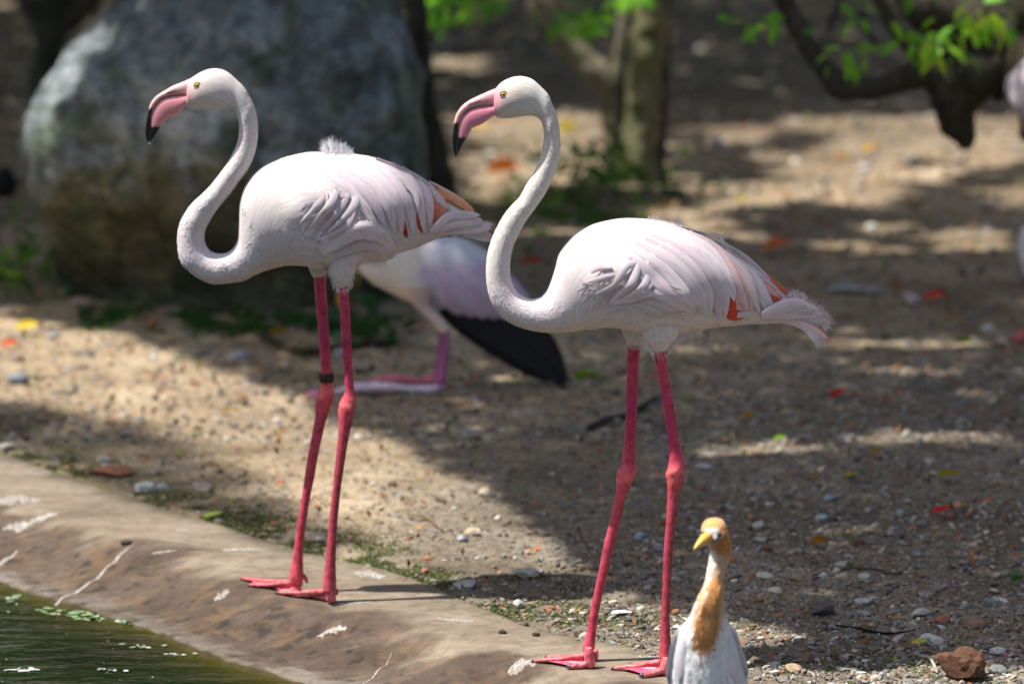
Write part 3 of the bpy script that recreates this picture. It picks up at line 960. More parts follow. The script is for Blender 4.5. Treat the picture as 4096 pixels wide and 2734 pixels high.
def wing_relief(V, n, Yb, crop, blobs, seed):
    """raise the folded wing and shoulder on both flanks"""
    px, py = to_px(V); x, y = crop.inv(px, py)
    out = V.copy()
    sgn = np.sign(V[:, 1] - Yb)
    for (cx, cy, rx, ry, a, h) in blobs:
        ca, sa = math.cos(math.radians(a)), math.sin(math.radians(a))
        u = ((x - cx) * ca + (y - cy) * sa) / rx; v = (-(x - cx) * sa + (y - cy) * ca) / ry
        k = smooth(1.0, 0.55, np.sqrt(u * u + v * v))
        side = np.clip(np.abs(V[:, 1] - Yb) / 0.03, 0, 1)
        out[:, 1] += sgn * h * k * side
    return out

def ruffle(parent, bvh, crop, box, n, ang, ln, wd, Yb, cols, seed):
    """many short curled feathers, joined into one part"""
    r = np.random.default_rng(seed); Vs, Fs, Us, Cs, off = [], [], [], [], 0
    for _ in range(n):
        x, y = r.uniform(box[0], box[2]), r.uniform(box[1], box[3])
        u = (x - box[0]) / (box[2] - box[0]); 
        if abs((y - box[1]) / (box[3] - box[1]) - 0.5) > 0.5 * math.sqrt(max(0.05, 1 - (2 * u - 1) ** 2)): continue
        a = math.radians(ang + r.normal(0, 16)); L = ln * r.uniform(.6, 1.3); bnd = r.normal(0, 0.25)
        p1 = (x + L * .5 * math.cos(a), y - L * .5 * math.sin(a)); p2 = (x + L * math.cos(a + bnd), y - L * math.sin(a + bnd))
        V, F, U = feather_strip(bvh, crop, [(x, y), p1, p2], wd * r.uniform(.7, 1.4), r.uniform(0.002, 0.007), Yb, m=7, n=4, round_=0.6, arch_k=0.1)
        Vs.append(V); Us.append(U); Fs += [tuple(i + off for i in f) for f in F]; off += len(V)
        Cs.append(np.tile(np.array(cols[r.integers(0, len(cols))]) * r.uniform(.95, 1.06), (len(V), 1)))
    o = mk("ruffled_down", np.vstack(Vs), Fs, M['feather'], parent, col=np.vstack(Cs), uv=np.vstack(Us)); o['kind'] = 'stuff'

# ---------------------------------------------------------------- flamingo in focus
def flamingo_right():
    Yb = 6.985
    root = empty("flamingo", (float(at(2530, 2650, Yb)[0]), Yb, 0.0))
    tag(root, "sharply focused pale flamingo with pink bill and yellow eye, standing nearest the cream egret", "flamingo", "flamingos by the pond")
    S3 = [((400, 152), (388, 298), .62), ((430, 118), (425, 317), .66), ((470, 94), (470, 318), .68), ((520, 79), (515, 314), .68), ((570, 81), (560, 306), .68), ((615, 98), (605, 302), .68), ((660, 138), (640, 312), .70), ((700, 180), (660, 332), .76), ((728, 243), (671, 362), .86), ((750, 300), (677, 400), .92), ((765, 370), (677, 430), .95), ((771, 450), (673, 475), .96), ((768, 520), (663, 525), .96), ((755, 585), (645, 578), .96), ((730, 655), (618, 632), .96), ((695, 730), (578, 695), .96), ((650, 800), (540, 765), .96), ((605, 862), (495, 812), .96), ((565, 920), (450, 868), .96), ((530, 985), (412, 935), .96), ((505, 1045), (380, 1005), .96), ((490, 1105), (358, 1080), .96), ((485, 1170), (347, 1165), .95), ((488, 1225), (350, 1250), .94), ((505, 1272), (366, 1330), .92), ((530, 1312), (400, 1400), .90), ((565, 1337), (455, 1462), .88), ((605, 1348), (530, 1504), .86), ((640, 1343), (620, 1529), .84), ((668, 1328), (700, 1539), .80), ((695, 1295), (780, 1539), .78), ((718, 1240), (850, 1532), .76), ((742, 1165), (920, 1522), .75), ((765, 1085), (980, 1514), .75)]
    S4 = [((330, 278), (583, 920), .76), ((400, 222), (680, 925), .78), ((500, 172), (770, 945), .80), ((620, 145), (860, 970), .80), ((730, 132), (960, 985), .79), ((850, 136), (1060, 985), .78), ((960, 143), (1160, 965), .77), ((1070, 163), (1250, 948), .76), ((1180, 195), (1330, 925), .74), ((1290, 240), (1420, 912), .70), ((1400, 300), (1500, 910), .66), ((1500, 362), (1590, 900), .60), ((1600, 432), (1680, 895), .54), ((1690, 500), (1770, 892), .46), ((1770, 575), (1850, 890), .40), ((1840, 650), (1920, 888), .36), ((1890, 705), (1965, 885), .32), ((1945, 765), (2000, 875), .28), ((1990, 810), (2020, 860), .25)]
    secs = [(c3, a, b, w) for a, b, w in S3] + [(c4, a, b, w) for a, b, w in S4]
    def colour(V):
        px, py = to_px(V); x, y = c3.inv(px, py)
        cream = np.array([0.72, 0.69, 0.64]); wh = np.array(WHITE)
        k = smooth(1000, 1350, y)[:, None]
        c = cream * (1 - k) + wh * k
        n = N1.fbm(x * 0.02, y * 0.02, 4)[:, None]
        c = c * (1 - 0.35 * smooth(0.1, 0.6, n)) + np.array(BLUSH) * 0.35 * smooth(0.1, 0.6, n)
        f = smooth(34, -26, x - (448 - 0.34 * np.abs(y - 185)) + 10 * N2(x * 0.05, y * 0.05))[:, None]
        c = c * (1 - f) + np.array([0.80, 0.36, 0.42]) * f
        hd = smooth(620, 480, x)[:, None] * smooth(330, 280, y)[:, None] * (1 - f)
        c = c * (1 - 0.5 * hd) + np.array([0.64, 0.54, 0.45]) * 0.5 * hd
        bel = smooth(1430, 1530, y)[:, None]
        return c * (1 - 0.35 * bel) + np.array([0.82, 0.68, 0.56]) * 0.35 * bel
    V, F, U, mn, col = body_parts(root, secs, Yb, colour, 400, 1)
    V = wing_relief(V, mn, Yb, c4, [(980, 480, 620, 330, 18, 0.012), (700, 520, 330, 180, -25, 0.010), (1000, 690, 330, 110, 12, 0.009)], 3)
    bvh = BVHTree.FromPolygons([tuple(v) for v in V], F)
    mb = MB(); grime = []
    mb.add(V, F, 0, col, U); grime.append(np.zeros(len(V)))
    TF = (0.765, 0.70, 0.675)
    limb(mb, grime, c4, [((600, 700), (900, 760)), ((650, 800), (900, 850)), ((700, 945), (868, 985)), ((728, 1010), (858, 1022)), ((744, 1045), (836, 1046))], 7.02, 7.025, TF, m=26)
    limb(mb, grime, c4, [((880, 700), (1080, 700)), ((840, 850), (1130, 870)), ((850, 985), (1105, 985)), ((885, 1035), (1065, 1030)), ((915, 1078), (1038, 1070)), ((935, 1098), (1010, 1096))], 6.95, 6.945, TF, m=26)
    limb(mb, grime, c6, [((524, -20), (580, -20)), ((521, 25), (580, 25)), ((518, 120), (573, 120)), ((515, 250), (568, 250)), ((510, 400), (562, 400)), ((503, 510), (558, 510)), ((492, 570), (560, 565)), ((473, 610), (563, 595)), ((470, 645), (553, 635)), ((470, 690), (530, 680)), ((460, 740), (510, 735)), ((440, 830), (488, 835)), ((415, 930), (462, 935)), ((392, 1050), (435, 1055)), ((370, 1150), (410, 1155)), ((350, 1250), (390, 1255)), ((335, 1340), (378, 1340)), ((318, 1395), (374, 1400)), ((320, 1430), (374, 1440))], 7.025, 7.03, None, 0.25, knee=0.425)
    limb(mb, grime, c6, [((635, 20), (690, 20)), ((640, 60), (695, 60)), ((660, 180), (708, 170)), ((680, 290), (728, 280)), ((700, 420), (750, 410)), ((708, 510), (765, 500)), ((708, 570), (780, 560)), ((697, 610), (785, 595)), ((700, 650), (775, 650)), ((703, 700), (757, 700)), ((697, 800), (745, 800)), ((690, 900), (733, 900)), ((683, 1000), (725, 1000)), ((680, 1100), (718, 1100)), ((675, 1200), (715, 1200)), ((670, 1300), (713, 1300)), ((668, 1380), (718, 1380)), ((664, 1440), (722, 1440)), ((676, 1480), (716, 1480))], 6.945, 6.94, None, 1.0, knee=0.40)
    foot(mb, grime, c6, (345, 1425), (352, 1482), [(158, 1446), (100, 1462), (262, 1492)], ((374, 1415), (380, 1460)))
    foot(mb, grime, c6, (694, 1470), (688, 1512), [(540, 1482), (462, 1496), (590, 1531)], ((716, 1455), (722, 1490)))
    body = mb.build("body", [M['feather'], M['leg'], M['bill']], root)
    grime_attr(body.data, np.concatenate(grime))
    # bill
    bill(root, c3, [((408, 146), (404, 238)), ((380, 156), (385, 241)), ((350, 169), (350, 243)), ((300, 192), (300, 249)), ((255, 214), (262, 260)), ((215, 243), (232, 280)), ((186, 280), (210, 303)), ((170, 320), (197, 333)), ((161, 370), (189, 375)), ((154, 425), (186, 425)), ((155, 480), (182, 480)), ((166, 518), (179, 522)), ((174, 535), (178, 536))],
         [((406, 240), (400, 300)), ((385, 242), (382, 310)), ((350, 245), (352, 332)), ((300, 251), (318, 354)), ((262, 262), (290, 366)), ((233, 282), (268, 376)), ((211, 305), (255, 402)), ((198, 335), (240, 428)), ((190, 377), (222, 455)), ((187, 425), (206, 485)), ((184, 480), (193, 512)), ((180, 522), (182, 530))],
         Yb, (338, 422, ((250, 240), (312, 222))), None, {'up': (0.80, 0.43, 0.46), 'lo': (0.75, 0.27, 0.37), 'warm': (0.86, 0.55, 0.46)})
    eye(root, bvh, c3, (448, 174), 17, Yb, (0.72, 0.30, 0.34))
    plumage(root, V, U, mn, col, 7000, "neck_plumage", 0.005, 0.02, (0.13, 0.60), 21, 0.012, R=0.3)
    wgt = np.ones(mn[0])
    plumage(root, V, U, mn, col, 2600, "body_plumage", 0.014, 0.024, (0.60, 0.97), 22, 0.014, wgt, top=0.1)
    # folded wing: drooping scapulars and tertials, each its own feather
    wing = empty_part("wing", root)
    W_, Lc, Pk = WHITE, LILAC, BLUSH
    long_feathers(wing, bvh, [
        ([(1380, 480), (1440, 640), (1490, 790), (1600, 800)], 120, 0.002, RED),
        ([(1480, 400), (1680, 590), (1800, 690), (1860, 720)], 100, 0.002, CORAL),
        ([(1700, 500), (1830, 620), (1925, 690)], 40, 0.003, CORAL),
        ([(1560, 430), (1740, 600), (1860, 720)], 26, 0.006, (0.80, 0.30, 0.2)),
        ([(1500, 620), (1560, 720), (1605, 790)], 60, 0.004, (0.78, 0.16, 0.08)),
        ([(1380, 400), (1470, 560), (1500, 700), (1590, 770)], 90, 0.005, PALEP),
        ([(1420, 380), (1560, 560), (1600, 700), (1625, 790)], 85, 0.008, PALEP, dict(tipcol=BLUSH)),
        ([(1450, 330), (1640, 520), (1740, 620), (1830, 690)], 52, 0.008, PALEP, dict(tipcol=(0.82, 0.45, 0.38))),
        ([(1250, 225), (1560, 400), (1730, 560), (1860, 690)], 62, 0.010, LILAC),
        ([(1120, 190), (1450, 340), (1640, 540), (1760, 770), (1785, 830)], 88, 0.016, W_),
        ([(1080, 180), (1400, 320), (1590, 540), (1690, 800)], 80, 0.014, W_, dict(tipcol=(0.8, 0.66, 0.64))),
        ([(1000, 170), (1350, 320), (1510, 560), (1600, 780)], 78, 0.014, BLUSH),
        ([(960, 175), (1300, 320), (1450, 540), (1500, 700)], 80, 0.016, W_),
        ([(940, 190), (1260, 340), (1410, 560), (1440, 820)], 90, 0.013, W_),
        ([(900, 210), (1180, 360), (1350, 580), (1390, 850)], 92, 0.014, LILAC),
        ([(860, 230), (1130, 390), (1290, 600), (1320, 790)], 95, 0.015, W_),
        ([(800, 260), (1050, 400), (1220, 600), (1285, 780)], 105, 0.017, W_),
        ([(760, 300), (960, 430), (1120, 600), (1210, 740)], 100, 0.015, W_),
        ([(740, 350), (880, 460), (1010, 590), (1140, 690)], 85, 0.014, LILAC),
        ([(1170, 570), (1090, 580), (1018, 548)], 16, 0.024, W_),
        ([(1180, 610), (1100, 610), (1035, 570)], 12, 0.022, LILAC),
        ([(640, 475), (560, 500), (440, 548)], 48, 0.016, W_),
        ([(620, 430), (540, 432), (462, 480)], 40, 0.014, LILAC),
        ([(600, 540), (530, 590), (455, 580)], 38, 0.012, W_),
        ([(790, 390), (705, 425), (625, 555), (478, 634)], 64, 0.022, W_, dict(root=0.5, arch_k=0.17, round_=0.7)),
        ([(806, 400), (768, 500), (705, 590), (592, 694)], 60, 0.020, W_, dict(root=0.5, arch_k=0.17, round_=0.7)),
        ([(880, 455), (845, 540), (770, 610), (680, 660)], 56, 0.018, W_, dict(root=0.5, arch_k=0.17, round_=0.7)),
        ([(910, 510), (870, 570), (800, 640), (690, 690)], 34, 0.018, LILAC),
        ([(960, 612), (860, 612), (740, 660), (590, 694)], 46, 0.020, W_),
        ([(880, 600), (980, 620), (1100, 690), (1210, 760)], 80, 0.014, W_),
        ([(840, 640), (920, 670), (1010, 710), (1110, 740)], 62, 0.013, LILAC),
        ([(740, 680), (830, 690), (930, 730), (1030, 745)], 52, 0.010, W_),
        ([(1180, 640), (1250, 700), (1300, 770)], 60, 0.017, W_),
        ([(1490, 815), (1560, 800), (1640, 800)], 46, 0.010, W_),
    ], Yb, c4)
    ruffle(wing, bvh, c4, (430, 430, 900, 740), 80, 222, 110, 24, Yb, [WHITE, LILAC, BLUSH], 91)
    ruffle(wing, bvh, c4, (620, 640, 1180, 770), 130, 345, 80, 18, Yb, [WHITE, LILAC], 92)
    ruffle(wing, bvh, c4, (760, 170, 1500, 640), 170, 318, 120, 16, Yb, [WHITE, WHITE, BLUSH], 93)
    tail = empty_part("tail", root)
    tl = [([(1700, 800), (1900, 730), (2035, 742)], 80), ([(1700, 820), (1930, 745), (2070, 775)], 90), ([(1720, 830), (1960, 770), (2115, 778)], 90), ([(1700, 840), (1960, 800), (2160, 822)], 95),
          ([(1720, 850), (1980, 840), (2190, 872)], 95), ([(1800, 860), (2000, 860), (2150, 905)], 80), ([(1780, 790), (1890, 712), (1985, 695)], 70)]
    for i, (p, w) in enumerate(tl):
        add_feather(tail, bvh, c4, p, w, 0.004 + 0.003 * (i % 4), Yb, WHITE if i % 3 else LILAC, name="tail_feather", far=0.006 * (i - 3))
    add_feather(tail, bvh, c4, [(1850, 860), (2040, 900), (2140, 950), (2222, 1026)], 40, 0.004, Yb, PALEP, name="tail_feather", tipcol=CORAL, round_=0.8)
    add_feather(tail, bvh, c4, [(1850, 865), (2020, 905), (2110, 960), (2175, 985)], 55, 0.008, Yb, (0.82, 0.62, 0.6), name="tail_feather")
    add_feather(tail, bvh, c4, [(1900, 870), (2030, 920), (2080, 975), (2105, 1030)], 60, 0.006, Yb, WHITE, name="tail_feather")
    barbs(tail, "tail_fringe", [(1985, 700), (2035, 745), (2070, 780), (2115, 785), (2160, 825), (2185, 880), (2150, 905)], 420, 0.014, 10, WHITE, Yb, c4,
          lambda p, r: (0.7 + r.normal(0, .25), r.normal(0, .3), 0.55 - (p[1] - 700) / 200 + r.normal(0, .3)), 31)
    barbs(tail, "tail_fringe", [(1860, 715), (1930, 692), (1985, 700), (2030, 735)], 300, 0.010, 9, WHITE, Yb, c4,
          lambda p, r: (0.25 + r.normal(0, .3), r.normal(0, .3), 0.9), 33)
    barbs(tail, "tail_fringe", [(2070, 970), (2105, 1020), (2150, 950)], 160, 0.016, 8, WHITE, Yb, c4,
          lambda p, r: (0.5 + r.normal(0, .2), r.normal(0, .3), -0.9), 34)
    barbs(root, "thigh_down", [(850, 990), (880, 1040), (925, 1085), (1030, 1085), (1060, 1030), (1110, 985), (1200, 960), (1280, 950)], 520, 0.015, 9, (0.82, 0.77, 0.72), 6.95, c4,
          lambda p, r: (0.25 + r.normal(0, .3), r.normal(0, .5), -0.8), 35)
    barbs(root, "thigh_down", [(735, 1035), (845, 1040)], 160, 0.010, 6, (0.72, 0.66, 0.6), 7.022, c4, lambda p, r: (0.1 + r.normal(0, .3), r.normal(0, .5), -0.9), 36)
    barbs(root, "back_down", [(890, 140), (960, 145), (1090, 168), (1110, 172)], 130, 0.010, 7, WHITE, Yb, c4, lambda p, r: (0.6 + r.normal(0, .4), r.normal(0, .4), 0.6), 37, 0.0006)
    return root

def empty_part(name, parent):
    o = bpy.data.objects.new(name, None); o.empty_display_size = 0.05
    C.objects.link(o); o.parent = parent
    return o

# ---------------------------------------------------------------- flamingo on the left
def flamingo_left():
    Yb = 7.61
    root = empty("flamingo", (float(at(1270, 2400, Yb)[0]), Yb, 0.0))
    tag(root, "flamingo with a dark leg band and a white back tuft, before the boulder", "flamingo", "flamingos by the pond")
    S1 = [((398, 188), (388, 360), .62), ((440, 160), (430, 372), .66), ((490, 132), (480, 374), .68), ((545, 117), (540, 374), .68), ((600, 120), (600, 370), .68), ((650, 143), (650, 366), .68), ((700, 188), (683, 375), .72), ((745, 232), (697, 395), .78), ((780, 290), (708, 425), .86), ((808, 345), (715, 460), .92), ((825, 410), (716, 495), .95), ((834, 480), (713, 535), .96), ((832, 550), (704, 580), .96), ((822, 620), (685, 630), .96), ((800, 690), (655, 685), .96), ((770, 750), (620, 740), .96), ((728, 810), (580, 793), .96), ((685, 868), (535, 850), .96), ((640, 925), (480, 905), .96), ((598, 975), (430, 950), .96), ((560, 1025), (390, 1000), .96), ((530, 1075), (352, 1065), .96), ((507, 1120), (333, 1130), .95), ((498, 1165), (328, 1200), .94), ((503, 1210), (335, 1275), .92), ((520, 1245), (355, 1335), .9), ((550, 1268), (405, 1390), .88), ((590, 1277), (470, 1435), .86), ((630, 1273), (550, 1467), .84), ((665, 1255), (640, 1463), .82), ((690, 1225), (735, 1448), .80), ((708, 1185), (810, 1412), .78), ((713, 1120), (880, 1385), .77), ((716, 1040), (950, 1365), .76), ((722, 950), (1010, 1352), .75), ((750, 860), (1060, 1349), .76), ((810, 775), (1110, 1352), .78), ((890, 715), (1150, 1356), .79), ((970, 683), (1185, 1365), .80), ((1050, 660), (1225, 1375), .80)]
    S2 = [((300, 243), (450, 1285), .79), ((440, 243), (520, 1290), .78), ((600, 248), (610, 1290), .77), ((730, 262), (700, 1275), .76), ((860, 283), (790, 1240), .75), ((980, 315), (900, 1228), .73), ((1100, 357), (1000, 1210), .70), ((1210, 407), (1090, 1160), .66), ((1310, 465), (1190, 1122), .62), ((1400, 530), (1290, 1090), .56), ((1480, 595), (1380, 1050), .50), ((1560, 665), (1470, 1015), .45), ((1640, 735), (1560, 1000), .42), ((1700, 790), (1650, 998), .38), ((1750, 835), (1730, 995), .34), ((1800, 880), (1790, 985), .3)]
    secs = [(c1, a, b, w) for a, b, w in S1] + [(c2, a, b, w) for a, b, w in S2]
    def colour(V):
        px, py = to_px(V); x, y = c1.inv(px, py)
        cream = np.array([0.68, 0.64, 0.63]); wh = np.array(WHITE) * (0.93, 0.94, 0.98)
        k = smooth(950, 1300, y)[:, None]
        c = cream * (1 - k) + wh * k
        n = N1.fbm(x * 0.016 + 50, y * 0.016, 4)[:, None]
        c = c * (1 - 0.35 * smooth(0.1, 0.6, n)) + np.array(BLUSH) * 0.35 * smooth(0.1, 0.6, n)
        f = smooth(40, -26, x - (424 - 0.25 * np.abs(y - 250)) + 10 * N2(x * 0.05, y * 0.05))[:, None]
        c = c * (1 - f) + np.array([0.80, 0.46, 0.47]) * f
        hd = smooth(620, 460, x)[:, None] * smooth(400, 350, y)[:, None] * (1 - f)
        c = c * (1 - 0.45 * hd) + np.array([0.70, 0.56, 0.49]) * 0.45 * hd
        bel = smooth(1290, 1400, y)[:, None]
        return c * (1 - 0.3 * bel) + np.array([0.82, 0.68, 0.56]) * 0.3 * bel
    V, F, U, mn, col = body_parts(root, secs, Yb, colour, 400, 2)
    V = wing_relief(V, mn, Yb, c2, [(700, 650, 620, 340, 25, 0.012), (330, 700, 330, 220, -25, 0.010), (820, 980, 260, 140, 20, 0.014)], 3)
    bvh = BVHTree.FromPolygons([tuple(v) for v in V], F)
    mb = MB(); grime = []
    mb.add(V, F, 0, col, U); grime.append(np.zeros(len(V)))
    TF = (0.72, 0.675, 0.665)
    limb(mb, grime, c2, [((230, 1000), (560, 1000)), ((250, 1100), (520, 1150)), ((298, 1270), (470, 1300)), ((325, 1338), (460, 1328)), ((345, 1366), (452, 1345))], 7.65, 7.655, TF, m=26)
    limb(mb, grime, c2, [((560, 930), (780, 930)), ((490, 1130), (810, 1140)), ((480, 1300), (738, 1250)), ((512, 1370), (712, 1335)), ((545, 1430), (678, 1400)), ((572, 1462), (652, 1440))], 7.57, 7.565, TF, m=26)
    limb(mb, grime, c5, [((424, -140), (484, -145)), ((428, -100), (486, -105)), ((436, -10), (492, -10)), ((442, 60), (495, 60)), ((450, 150), (502, 150)), ((456, 230), (507, 230)), ((460, 300), (512, 300)), ((462, 390), (520, 385)), ((455, 430), (528, 440)), ((436, 480), (525, 475)), ((435, 540), (505, 530)), ((428, 600), (483, 600)), ((405, 720), (455, 720)), ((385, 850), (432, 850)), ((368, 960), (408, 965)), ((352, 1060), (395, 1060)), ((340, 1140), (383, 1140)), ((328, 1230), (378, 1230)), ((318, 1290), (378, 1295)), ((308, 1335), (378, 1340)), ((315, 1370), (375, 1375))], 7.655, 7.66, None, 0.35, knee=0.40)
    limb(mb, grime, c5, [((545, -100), (592, -100)), ((549, -50), (593, -50)), ((550, 0), (600, 0)), ((560, 130), (606, 130)), ((568, 270), (612, 270)), ((575, 370), (618, 370)), ((578, 440), (625, 440)), ((555, 490), (633, 480)), ((546, 530), (632, 520)), ((548, 590), (615, 590)), ((545, 660), (598, 660)), ((533, 780), (578, 780)), ((520, 900), (560, 900)), ((508, 1010), (548, 1010)), ((498, 1110), (540, 1110)), ((488, 1220), (535, 1220)), ((480, 1300), (535, 1300)), ((472, 1360), (537, 1365)), ((475, 1405), (535, 1410))], 7.565, 7.56, None, 0.9, knee=0.42)
    foot(mb, grime, c5, (344, 1365), (345, 1405), [(122, 1383), (86, 1407), (272, 1425)], ((376, 1325), (396, 1362)))
    foot(mb, grime, c5, (508, 1400), (512, 1452), [(330, 1425), (256, 1449), (412, 1472)], ((534, 1395), (538, 1420)))
    body = mb.build("body", [M['feather'], M['leg'], M['bill']], root)
    grime_attr(body.data, np.concatenate(grime))
    # leg band on the far leg
    a = P3(c5, [(458, 372)], 7.656)[0]; b = P3(c5, [(521, 370)], 7.656)[0]
    ctr = (a + b) / 2; R = np.linalg.norm(a - b) / 2
    prof = [(-0.0115, 1.02), (-0.0115, 1.13), (-0.006, 1.16), (0.006, 1.16), (0.0115, 1.13), (0.0115, 1.02)]
    n = 28; th = np.linspace(0, 2 * np.pi, n, endpoint=False)
    Vb = np.array([[ctr[0] + R * rr * math.cos(t), ctr[1] + R * rr * math.sin(t), ctr[2] + zz] for zz, rr in prof for t in th])
    k = len(prof)
    Fb = [(i * n + j, i * n + (j + 1) % n, ((i + 1) % k) * n + (j + 1) % n, ((i + 1) % k) * n + j) for i in range(k) for j in range(n)]
    mk("leg_band", Vb, Fb, M['band'], root, col=np.tile([0.035, 0.018, 0.016], (len(Vb), 1)))
    bill(root, c1, [((405, 180), (402, 276)), ((385, 190), (385, 278)), ((350, 205), (350, 280)), ((300, 225), (300, 284)), ((260, 248), (265, 292)), ((215, 275), (228, 306)), ((185, 300), (200, 333)), ((163, 332), (180, 362)), ((149, 372), (165, 400)), ((139, 415), (161, 440)), ((130, 465), (160, 480)), ((126, 520), (155, 525)), ((135, 560), (150, 562)), ((148, 580), (152, 580))],
         [((402, 278), (392, 350)), ((385, 279), (375, 355)), ((350, 281), (345, 388)), ((300, 286), (318, 407)), ((265, 293), (292, 415)), ((228, 307), (265, 432)), ((200, 335), (248, 455)), ((181, 364), (230, 475)), ((167, 402), (215, 495)), ((162, 442), (203, 515)), ((160, 485), (190, 538)), ((155, 530), (172, 560)), ((151, 565), (158, 576))],
         Yb, (362, 476, ((262, 272), (320, 258))), None, {'up': (0.83, 0.50, 0.48), 'lo': (0.80, 0.33, 0.37), 'warm': (0.86, 0.58, 0.42)})
    eye(root, bvh, c1, (461, 214), 19, Yb, (0.70, 0.50, 0.36))
    # drop hanging from the bill tip
    p = P3(c1, [(152, 588)], Yb)[0]
    Vd, Fd = ICO2
    tag(mk("water_drop", Vd * np.array([0.0034, 0.0034, 0.0040]) + p, Fd, M['drop'], None), "clear water drop hanging from the bill tip of the leg-banded flamingo", "water drop")
    plumage(root, V, U, mn, col, 7000, "neck_plumage", 0.005, 0.02, (0.13, 0.62), 41, 0.012, R=0.3)
    plumage(root, V, U, mn, col, 2600, "body_plumage", 0.014, 0.024, (0.62, 0.97), 42, 0.014, top=0.1)
    wing = empty_part("wing", root)
    W_ = WHITE
    OR = (0.84, 0.42, 0.22)
    long_feathers(wing, bvh, [
        ([(1330, 560), (1400, 700), (1440, 880)], 110, 0.002, (0.80, 0.22, 0.15)),
        ([(1440, 590), (1500, 720), (1450, 880)], 90, 0.004, (0.82, 0.30, 0.22)),
        ([(1400, 560), (1560, 640), (1700, 720), (1795, 785)], 80, 0.004, OR, dict(tipcol=(0.84, 0.34, 0.22))),
        ([(1430, 600), (1580, 690), (1710, 765)], 22, 0.010, (0.42, 0.16, 0.04)),
        ([(1380, 500), (1560, 600), (1700, 690), (1790, 775)], 30, 0.012, (0.82, 0.60, 0.58)),
        ([(1150, 800), (1165, 900), (1190, 985)], 52, 0.003, (0.62, 0.08, 0.03)),
        ([(1280, 760), (1295, 850), (1325, 955)], 46, 0.003, (0.60, 0.08, 0.03)),
        ([(1170, 860), (1180, 930), (1192, 985)], 10, 0.010, (0.10, 0.03, 0.02)),
        ([(1040, 330), (1300, 500), (1420, 600), (1560, 745)], 75, 0.010, W_, dict(tipcol=(0.80, 0.62, 0.60))),
        ([(1000, 330), (1240, 480), (1370, 640), (1400, 900)], 100, 0.011, LILAC, dict(tipcol=(0.80, 0.66, 0.65))),
        ([(900, 300), (1150, 420), (1290, 620), (1345, 950)], 92, 0.013, W_),
        ([(820, 290), (1080, 410), (1250, 560), (1295, 720)], 60, 0.018, W_),
        ([(760, 290), (1000, 420), (1190, 660), (1250, 960)], 92, 0.013, LILAC),
        ([(660, 290), (950, 450), (1110, 680), (1150, 950)], 92, 0.014, W_),
        ([(560, 300), (830, 440), (1020, 660), (1090, 920)], 100, 0.015, W_),
        ([(480, 320), (720, 470), (900, 640), (1010, 850)], 100, 0.014, LILAC),
        ([(480, 400), (680, 520), (820, 680), (940, 860)], 90, 0.012, W_),
        ([(430, 1080), (560, 980), (760, 880), (960, 930), (1075, 1100)], 170, 0.012, W_, dict(m=22, root=0.5)),
        ([(560, 1110), (700, 1040), (860, 1010), (1010, 1090), (1060, 1160)], 120, 0.010, LILAC, dict(m=22, root=0.5)),
        ([(470, 590), (385, 680), (250, 820)], 66, 0.015, W_, dict(root=0.5, arch_k=0.17, round_=0.7)),
        ([(580, 525), (525, 640), (440, 740), (345, 862)], 74, 0.020, W_, dict(root=0.5, arch_k=0.17, round_=0.7)),
        ([(690, 560), (610, 690), (520, 800), (430, 890)], 66, 0.015, LILAC, dict(root=0.5, arch_k=0.17, round_=0.7)),
        ([(745, 522), (740, 640), (650, 760), (500, 900)], 78, 0.021, W_, dict(root=0.5, arch_k=0.17, round_=0.7)),
        ([(780, 640), (740, 760), (620, 870), (470, 950)], 60, 0.014, LILAC),
        ([(700, 850), (600, 900), (480, 950), (400, 960)], 44, 0.016, W_),
    ], Yb, c2)
    ruffle(wing, bvh, c2, (300, 560, 700, 940), 30, 228, 150, 32, Yb, [WHITE, LILAC], 94)
    ruffle(wing, bvh, c2, (420, 900, 1060, 1130), 100, 340, 100, 22, Yb, [WHITE, LILAC], 95)
    ruffle(wing, bvh, c2, (380, 260, 1250, 800), 170, 315, 150, 20, Yb, [WHITE, WHITE, BLUSH], 96)
    tail = empty_part("tail", root)
    for i, (p, w, cc) in enumerate([([(1400, 925), (1560, 800), (1700, 790), (1845, 795)], 80, W_), ([(1420, 930), (1650, 860), (1800, 850), (1860, 840)], 80, W_), ([(1450, 950), (1650, 880), (1820, 880), (1955, 885)], 78, LILAC),
                                    ([(1480, 960), (1700, 930), (1850, 920), (1940, 915)], 80, W_), ([(1500, 965), (1720, 950), (1850, 965), (1958, 1000)], 70, (0.82, 0.62, 0.58)), ([(1600, 975), (1760, 990), (1860, 1020), (1945, 1030)], 56, W_), ([(1560, 960), (1700, 960), (1880, 990)], 40, (0.84, 0.55, 0.48))]):
        add_feather(tail, bvh, c2, p, w, 0.004 + 0.004 * (i % 4), Yb, cc, name="tail_feather", far=0.006 * (i - 3))
    barbs(root, "back_tuft", [(450, 262), (500, 235), (560, 238), (620, 248), (670, 270)], 900, 0.022, 9, (0.90, 0.92, 0.94), Yb, c2,
          lambda p, r: ((p[0] - 560) / 190 + r.normal(0, .16), r.normal(0, .25), 0.85 + r.normal(0, .1)), 51, 0.0010, 0.014, "fluffy white tuft standing up on the back")
    barbs(root, "thigh_down", [(470, 1300), (545, 1420), (575, 1455), (650, 1440), (690, 1390), (740, 1250), (900, 1235), (1000, 1215)], 420, 0.013, 9, (0.8, 0.76, 0.72), 7.57, c2,
          lambda p, r: (0.2 + r.normal(0, .3), r.normal(0, .5), -0.8), 52)
    return root

